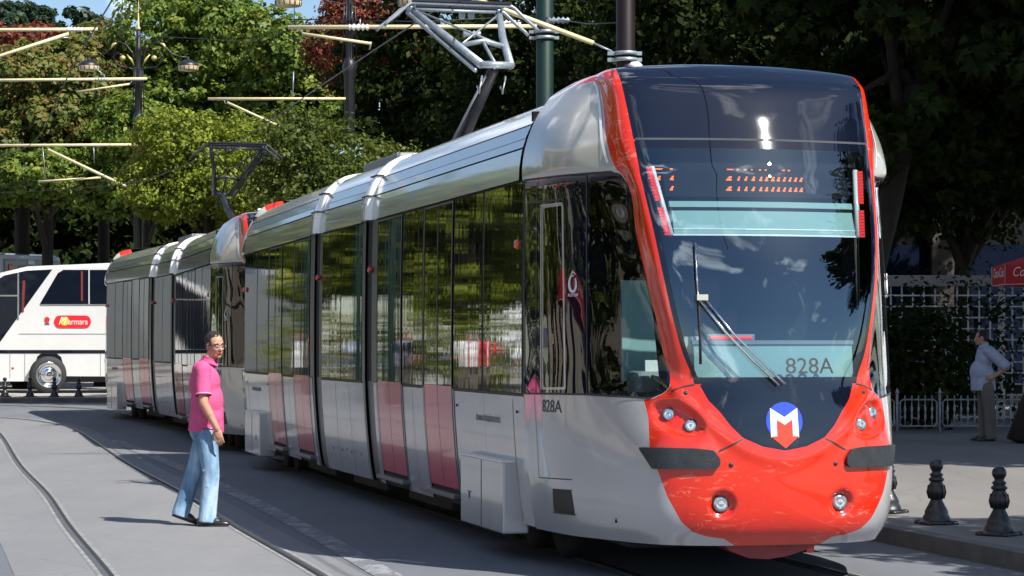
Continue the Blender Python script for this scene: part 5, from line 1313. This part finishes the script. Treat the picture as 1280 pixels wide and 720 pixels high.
def hair_mesh(T, seed=1, grey=False):
    B = Body(); r3 = T.to_3x3(); P = lambda x, y, z: T @ Vector((x, y, z))
    B.ell(P(-.026, 0, .046), (.090, .0775, .083), r3); B.ell(P(-.05, 0, .01), (.062, .073, .075), r3)
    rr = random.Random(seed)
    for k in range(90):
        a = rr.uniform(-2.6, 2.6); e = rr.uniform(.15, 1.4); d = Vector((math.cos(a)*math.cos(e), math.sin(a)*math.cos(e), math.sin(e)))
        p = Vector((-.026+d.x*.088, d.y*.076, .046+d.z*.081)); B.ell(T @ p, (.013, .007, .007), (r3 @ Matrix.Rotation(a+rr.uniform(-.5, .5), 3, 'Z')))
    for s in (1, -1): B.ell(P(.028, s*.066, .03), (.014, .010, .028), r3)
    me = B.mesh('hair', .0065, 'hair', 2)
    # hairline: cut away what would cover the face
    bm = bmesh.new(); bm.from_mesh(me); inv = T.inverted()
    kill = []
    for v in bm.verts:
        l = inv @ v.co
        if l.x > .030+max(0, (l.z-.072))*1.9 and l.z < .125 and not (l.x < .045 and abs(l.y) > .058): kill.append(v)
        elif l.z < -.045 or (abs(l.y) > .055 and l.z < .005 and l.x > -.035): kill.append(v)
    bmesh.ops.delete(bm, geom=kill, context='VERTS'); bm.to_mesh(me); bm.free(); return me
def shoe(root, heel, toe, mat='leather', sole='rubber'):
    h = Vector(heel); t = Vector(toe); d = (t-h); L = d.length; d.normalize(); B = Body(); up = Vector((0, 0, 1)); up = (up-d*up.dot(d)).normalized(); s = d.cross(up); rot = Matrix((d, s, up)).transposed()
    B.ell(h+d*.06+up*.048, (.065, .040, .048), rot); B.ell(h+d*L*.45+up*.042, (.10, .042, .040), rot); B.ell(h+d*L*.74+up*.028, (.085, .046, .027), rot); B.ell(h+d*.07+up*.085, (.045, .038, .03), rot)
    B.ell(h+d*L*.90+up*.022, (.045, .036, .020), rot)
    me = B.mesh('shoe', .006, mat, 4); o = obj('shoe', me, root)
    q = MB(); n = 20; pts = []
    for k in range(n):
        a = 2*PI*k/n; x = L*.5+math.cos(a)*L*.5; w_ = .047*abs(math.sin(a))**.7*(1 if math.sin(a) > 0 else -1)*(.85+.2*math.cos(a)); pts.append(h+d*x+s*w_)
    q.add(pts+[p+up*.016 for p in pts], [tuple(range(n))[::-1], tuple(range(n, 2*n))]+[(k, (k+1) % n, n+(k+1) % n, n+k) for k in range(n)], sole); q.build('sole', o)
def man_pink():
    base = at(254, 657.5, 0); root = empty('person', base); setp(root, 'man in a pink polo shirt, faded jeans and glasses crossing the tracks', 'person')
    V = Vector
    T = head_frame(V((.110, -.015, 1.59)), R(-52), R(5), R(3))
    # joints (x: walking direction, -y towards the camera)
    Ls, Rs = V((-.015, .175, 1.40)), V((.02, -.185, 1.385))
    B = Body(); add_head(B, T)
    B.cone((.035, 0, 1.42), (.095, 0, 1.53), .060, .055)
    B.ell((.03, 0, 1.22), (.10, .15, .20)); B.ell((.02, 0, .98), (.09, .13, .12)); B.chain([V((0, -.16, 1.39)), V((0, .16, 1.39))], [.055, .055])
    el, wr = V((.035, -.245, 1.09)), V((.155, -.235, .865))
    B.chain([Rs, el, wr], [.052, .043, .028]); B.cone(el, el.lerp(wr, .45), .042, .040)
    hand(B, wr, (.22, .0, -1), (.15, 1, .2), 1.0, .55, -1)
    el2, wr2 = V((-.10, .25, 1.10)), V((-.02, .25, .87)); B.chain([Ls, el2, wr2], [.05, .042, .028]); hand(B, wr2, (.1, 0, -1), (.1, -1, 0), 1.0, .5, 1)
    for p in ([(.03, -.08, .86), (.055, -.10, .50), (.06, -.10, .09)], [(.02, .08, .86), (-.10, .09, .48), (-.22, .09, .14)]): B.chain([V(c) for c in p], [.05, .04, .035])
    body = obj('body', B.mesh('body', .0045, 'skin', 4), root)
    face_parts(root, T); obj('hair', hair_mesh(T), root)
    # polo
    S = Body()
    S.ell((.015, 0, 1.26), (.142, .188, .17)); S.ell((.035, 0, 1.10), (.150, .186, .20)); S.ell((.036, 0, .965), (.152, .182, .14)); S.cone((.036, 0, 1.05), (.025, 0, .83), .150, .164, balls=False)
    S.ell((-.005, 0, 1.36), (.10, .16, .085)); S.cone((.02, 0, 1.38), (.055, 0, 1.455), .090, .068, balls=False)
    S.chain([V((-.01, -.16, 1.385)), V((-.01, .16, 1.385))], [.072, .072])
    S.chain([Rs, Rs.lerp(el, .30)], [.078, .072]); S.cone(Rs.lerp(el, .25), Rs.lerp(el, .74), .072, .073, balls=False)
    S.chain([Ls, Ls.lerp(el2, .3)], [.078, .074]); S.cone(Ls.lerp(el2, .25), Ls.lerp(el2, .78), .074, .080, balls=False)
    for k in range(5): S.ell((.10-.02*k, -.14+.01*k, .95+.07*k), (.05, .03, .012), Matrix.Rotation(.5, 3, 'Y'))
    sh = obj('polo_shirt', S.mesh('polo_shirt', .008, 'polo', 5), root)
    q = MB()
    ring = [V((.060+.066*math.cos(a), .068*math.sin(a), 1.452-.030*math.cos(a)+.0)) for a in [2*PI*k/20 for k in range(21)]]
    rin = [v+V((.004, 0, .028)) for v in ring]; rout = [V((v.x+(v.x-.06)*.16, v.y*1.16, v.z-.012)) for v in ring]
    q.add(rin+rout, [(k, k+1, 21+k+1, 21+k) for k in range(20)], 'polo', True); q.tube(rin[2:19], .005, 'polo', 5); q.build('collar', sh, recalc=False)
    q = MB(); c = Rs.lerp(el, .74); d = (el-Rs).normalized(); Tm = Matrix.Translation(c) @ d.to_track_quat('Z', 'Y').to_matrix().to_4x4(); q.lathe([(.071, -.014), (.075, -.010), (.076, .006), (.071, .010)], 'polo', 24, Tm, cap=False)
    q.lathe([(.0765, -.002), (.0768, .001)], 'white', 24, Tm, cap=False); q.build('cuff', sh, recalc=False)
    # jeans
    J = Body(); J.ell((.03, 0, .88), (.125, .150, .10)); J.cone((.035, 0, .93), (.035, 0, .80), .125, .132, balls=False); J.ell((-.035, 0, .84), (.088, .140, .10))
    J.chain([V((.04, -.08, .80)), V((.085, -.095, .46))], [.102, .076]); J.cone((.085, -.095, .46), (.045, -.10, .040), .076, .082, balls=False)
    J.chain([V((.015, .085, .80)), V((-.105, .09, .45))], [.104, .074]); J.cone((-.105, .09, .45), (-.225, .095, .085), .074, .080, balls=False)
    rr = random.Random(4)
    for k in range(46):
        t = rr.random(); s = rr.choice((0, 1)); a = rr.uniform(0, 2*PI)
        c = V((.083-.036*t, -.097, .45-.38*t)) if s == 0 else V((-.107-.11*t, .092, .44-.33*t))
        if k > 36: c = V((.06, -.09, .74-.26*rr.random()))
        J.ell(c+V((math.cos(a)*.055, math.sin(a)*.055, 0)), (.028, .028, .007), Matrix.Rotation(rr.uniform(-.7, .7), 3, 'X') @ Matrix.Rotation(rr.uniform(-.7, .7), 3, 'Y'))
    je = obj('jeans', J.mesh('jeans', .0075, 'jeans', 3), root)
    q = MB(); q.tube([V((.035+.137*math.cos(a), .150*math.sin(a), .862)) for a in [2*PI*k/24 for k in range(25)]], .014, 'leather', 6, caps=False); q.build('belt', je)
    shoe(root, (-.045, -.105, .004), (.245, -.115, .004)); shoe(root, (-.30, .09, .085), (-.07, .10, .004))
    root.scale = (.97, .93, 1.0)
    return root
man1 = man_pink()
def man_far():
    base = at(1231, 551.5, .126); root = empty('person', base); setp(root, 'man in pale blue shirt and grey trousers, hand on hip, by the low railing', 'person')
    V = Vector; s = 1.0; T = head_frame(V((-.055, .0, 1.575)), R(172), R(2))
    Lsh = V((.03, -.185, 1.38)); el = V((.285, -.27, 1.13)); wr = V((.10, -.215, .99)); Rsh = V((-.01, .185, 1.38)); el2 = V((.02, .24, 1.09)); wr2 = V((-.10, .20, .88))
    B = Body(); add_head(B, T); B.cone((.0, 0, 1.42), (-.04, 0, 1.53), .058, .055); B.ell((0, 0, 1.2), (.10, .15, .2)); B.ell((0, 0, .96), (.085, .125, .12)); B.chain([V((0, -.16, 1.38)), V((0, .16, 1.38))], [.055, .055])
    B.chain([Lsh, el, wr], [.052, .042, .028]); hand(B, wr, (-1, .25, -.25), (0, 1, 0), 1, .7, 1); B.chain([Rsh, el2, wr2], [.05, .042, .028]); hand(B, wr2, (-.3, 0, -1), (.2, -1, 0), 1, .5, -1)
    for y in (-.1, .1): B.chain([V((.01, y*.8, .86)), V((.03, y*1.1, .5)), V((.05, y*1.2, .08))], [.05, .045, .035])
    obj('body', B.mesh('body', .006, 'skin', 4), root); face_parts(root, T, False); obj('hair', hair_mesh(T, 5), root)
    S = Body(); S.ell((-.01, 0, 1.26), (.135, .180, .17)); S.ell((-.055, 0, 1.06), (.175, .185, .20)); S.cone((-.045, 0, 1.02), (-.04, 0, .775), .172, .176, balls=False); S.ell((.02, 0, 1.36), (.10, .16, .085)); S.cone((0, 0, 1.38), (-.02, 0, 1.47), .09, .066, balls=False)
    S.chain([V((0, -.16, 1.385)), V((0, .16, 1.385))], [.074, .074]); S.chain([Lsh, Lsh.lerp(el, .5)], [.085, .088]); S.cone(Lsh.lerp(el, .4), Lsh.lerp(el, 1.02), .088, .085, balls=False); S.chain([Rsh, Rsh.lerp(el2, .7)], [.082, .082])
    S.ell((.02, 0, .98), (.135, .178, .20)); S.cone((.015, 0, 1.0), (.02, 0, .775), .135, .150, balls=False)
    sh = obj('shirt', S.mesh('shirt', .010, 'shirt', 4), root)
    q = MB(); ring = [V((-.02+.07*math.cos(a), .072*math.sin(a), 1.455+.03*math.cos(a))) for a in [2*PI*k/16 for k in range(17)]]; rin = [v+V((-.004, 0, .035)) for v in ring]; rout = [V((v.x+(v.x+.02)*.2, v.y*1.2, v.z-.01)) for v in ring]
    q.add(rin+rout, [(k, k+1, 17+k+1, 17+k) for k in range(16)], 'shirt', True); q.build('collar', sh, recalc=False)
    J = Body(); J.ell((.0, 0, .88), (.135, .165, .12))
    for y, dx in ((-.1, .03), (.1, -.02)): J.chain([V((.01, y, .82)), V((.02+dx, y*1.1, .47))], [.112, .088]); J.cone((.02+dx, y*1.1, .47), (.05+dx, y*1.2, .035), .088, .094, balls=False)
    rr = random.Random(9)
    for k in range(0): J.ell((.03+rr.uniform(-.08, .08), rr.choice((-1, 1))*.12+rr.uniform(-.07, .07), rr.uniform(.1, .7)), (.05, .03, .01), Matrix.Rotation(rr.uniform(-.6, .6), 3, 'Y'))
    obj('trousers', J.mesh('trousers', .009, 'trousers', 4), root)
    shoe(root, (.14, -.125, .004), (-.13, -.135, .004)); shoe(root, (.09, .12, .004), (-.18, .13, .004)); return root
man2 = man_far()
# bystanders on the square, outside the frame; they only show as reflections in the panes
shirts = [M['white'], M['parasol'], simple('blue_shirt', (.05, .1, .4), rough=.8), simple('yellow_vest', (.75, .62, .02), rough=.7), M['shirt'], M['dark']]
rr = random.Random(12)
for k, (X, Y) in enumerate([(-15.2, 58.3), (-15.9, 59.0), (-16.7, 58.2), (-17.4, 59.2), (-18.3, 58.4), (-19.0, 59.1), (-20.2, 58.0), (-21.0, 58.8), (-22.1, 57.4), (-23.0, 58.6), (-24.2, 57.2), (-25.0, 56.0), (-18.0, 50.5), (-18.9, 49.8), (-20.0, 51.0)]):
    c = copy_tree(man2); c.location = (X, Y, gz(Y)*.9); c.rotation_euler = (0, 0, rr.uniform(0, 6)); c['label'] = 'bystander on the square out of the picture'; c['group'] = 'bystanders out of view'
    for ch in c.children:
        if ch.name.startswith('shirt'): ch.material_slots[0].link = 'OBJECT'; ch.material_slots[0].material = shirts[k % len(shirts)]

# ------------------------------------------------------------------ light, air, camera
SUN = Vector((.66, -.58, 1.0)).normalized()
EL = math.asin(SUN.z); AZ = math.atan2(SUN.x, SUN.y)      # compass angle from +Y towards +X
wd = bpy.data.worlds.new('World'); SC.world = wd; wd.use_nodes = True; nt = wd.node_tree
bg = nt.nodes['Background']; sky = N(nt, 'ShaderNodeTexSky'); sky.sky_type = 'NISHITA'; sky.sun_disc = False
sky.sun_elevation = EL; sky.sun_rotation = AZ; sky.air_density = 1.0; sky.dust_density = .4; sky.ozone_density = 4.0
tc = N(nt, 'ShaderNodeTexCoord'); mp = N(nt, 'ShaderNodeMapping'); mp.inputs['Scale'].default_value = (2.2, 2.2, 3.6)
nt.links.new(tc.outputs['Generated'], mp.inputs[0]); n = N(nt, 'ShaderNodeTexNoise', Scale=1.7, Detail=8, Roughness=.58); n.inputs['Distortion'].default_value = .3; nt.links.new(mp.outputs[0], n.inputs['Vector'])
cr = ramp(nt, n.outputs['Fac'], [(.56, 0), (.66, .85)]); mx = N(nt, 'ShaderNodeMix', data_type='RGBA'); nt.links.new(cr.outputs[0], mx.inputs[0]); nt.links.new(sky.outputs[0], mx.inputs[6]); mx.inputs[7].default_value = (17, 17.4, 18.5, 1)
nt.links.new(mx.outputs[2], bg.inputs[0]); bg.inputs[1].default_value = .08
ld = bpy.data.lights.new('sun', 'SUN'); ld.energy = 4.8; ld.angle = R(.5); ld.color = (1.0, .96, .88)
lo = bpy.data.objects.new('sun', ld); COL.objects.link(lo); lo.rotation_euler = SUN.to_track_quat('Z', 'Y').to_euler()
cd = bpy.data.cameras.new('camera'); cam = bpy.data.objects.new('camera', cd); COL.objects.link(cam); cam.location = (0, 0, H); cam.rotation_euler = (PI/2, 0, 0)
cd.lens = F/1280*36; cd.sensor_width = 36; cd.shift_y = (YH-360)/1280; cd.clip_end = 1500; cd.clip_start = .1; SC.camera = cam
vs_ = SC.view_settings; vs_.view_transform = 'Standard'; vs_.look = 'None'; vs_.gamma = 1; vs_.use_curve_mapping = False; vs_.exposure = .8
cy_ = SC.cycles; cy_.max_bounces = 8; cy_.transparent_max_bounces = 12; cy_.diffuse_bounces = 3; cy_.glossy_bounces = 4; cy_.use_denoising = True; cy_.caustics_reflective = False; cy_.caustics_refractive = False
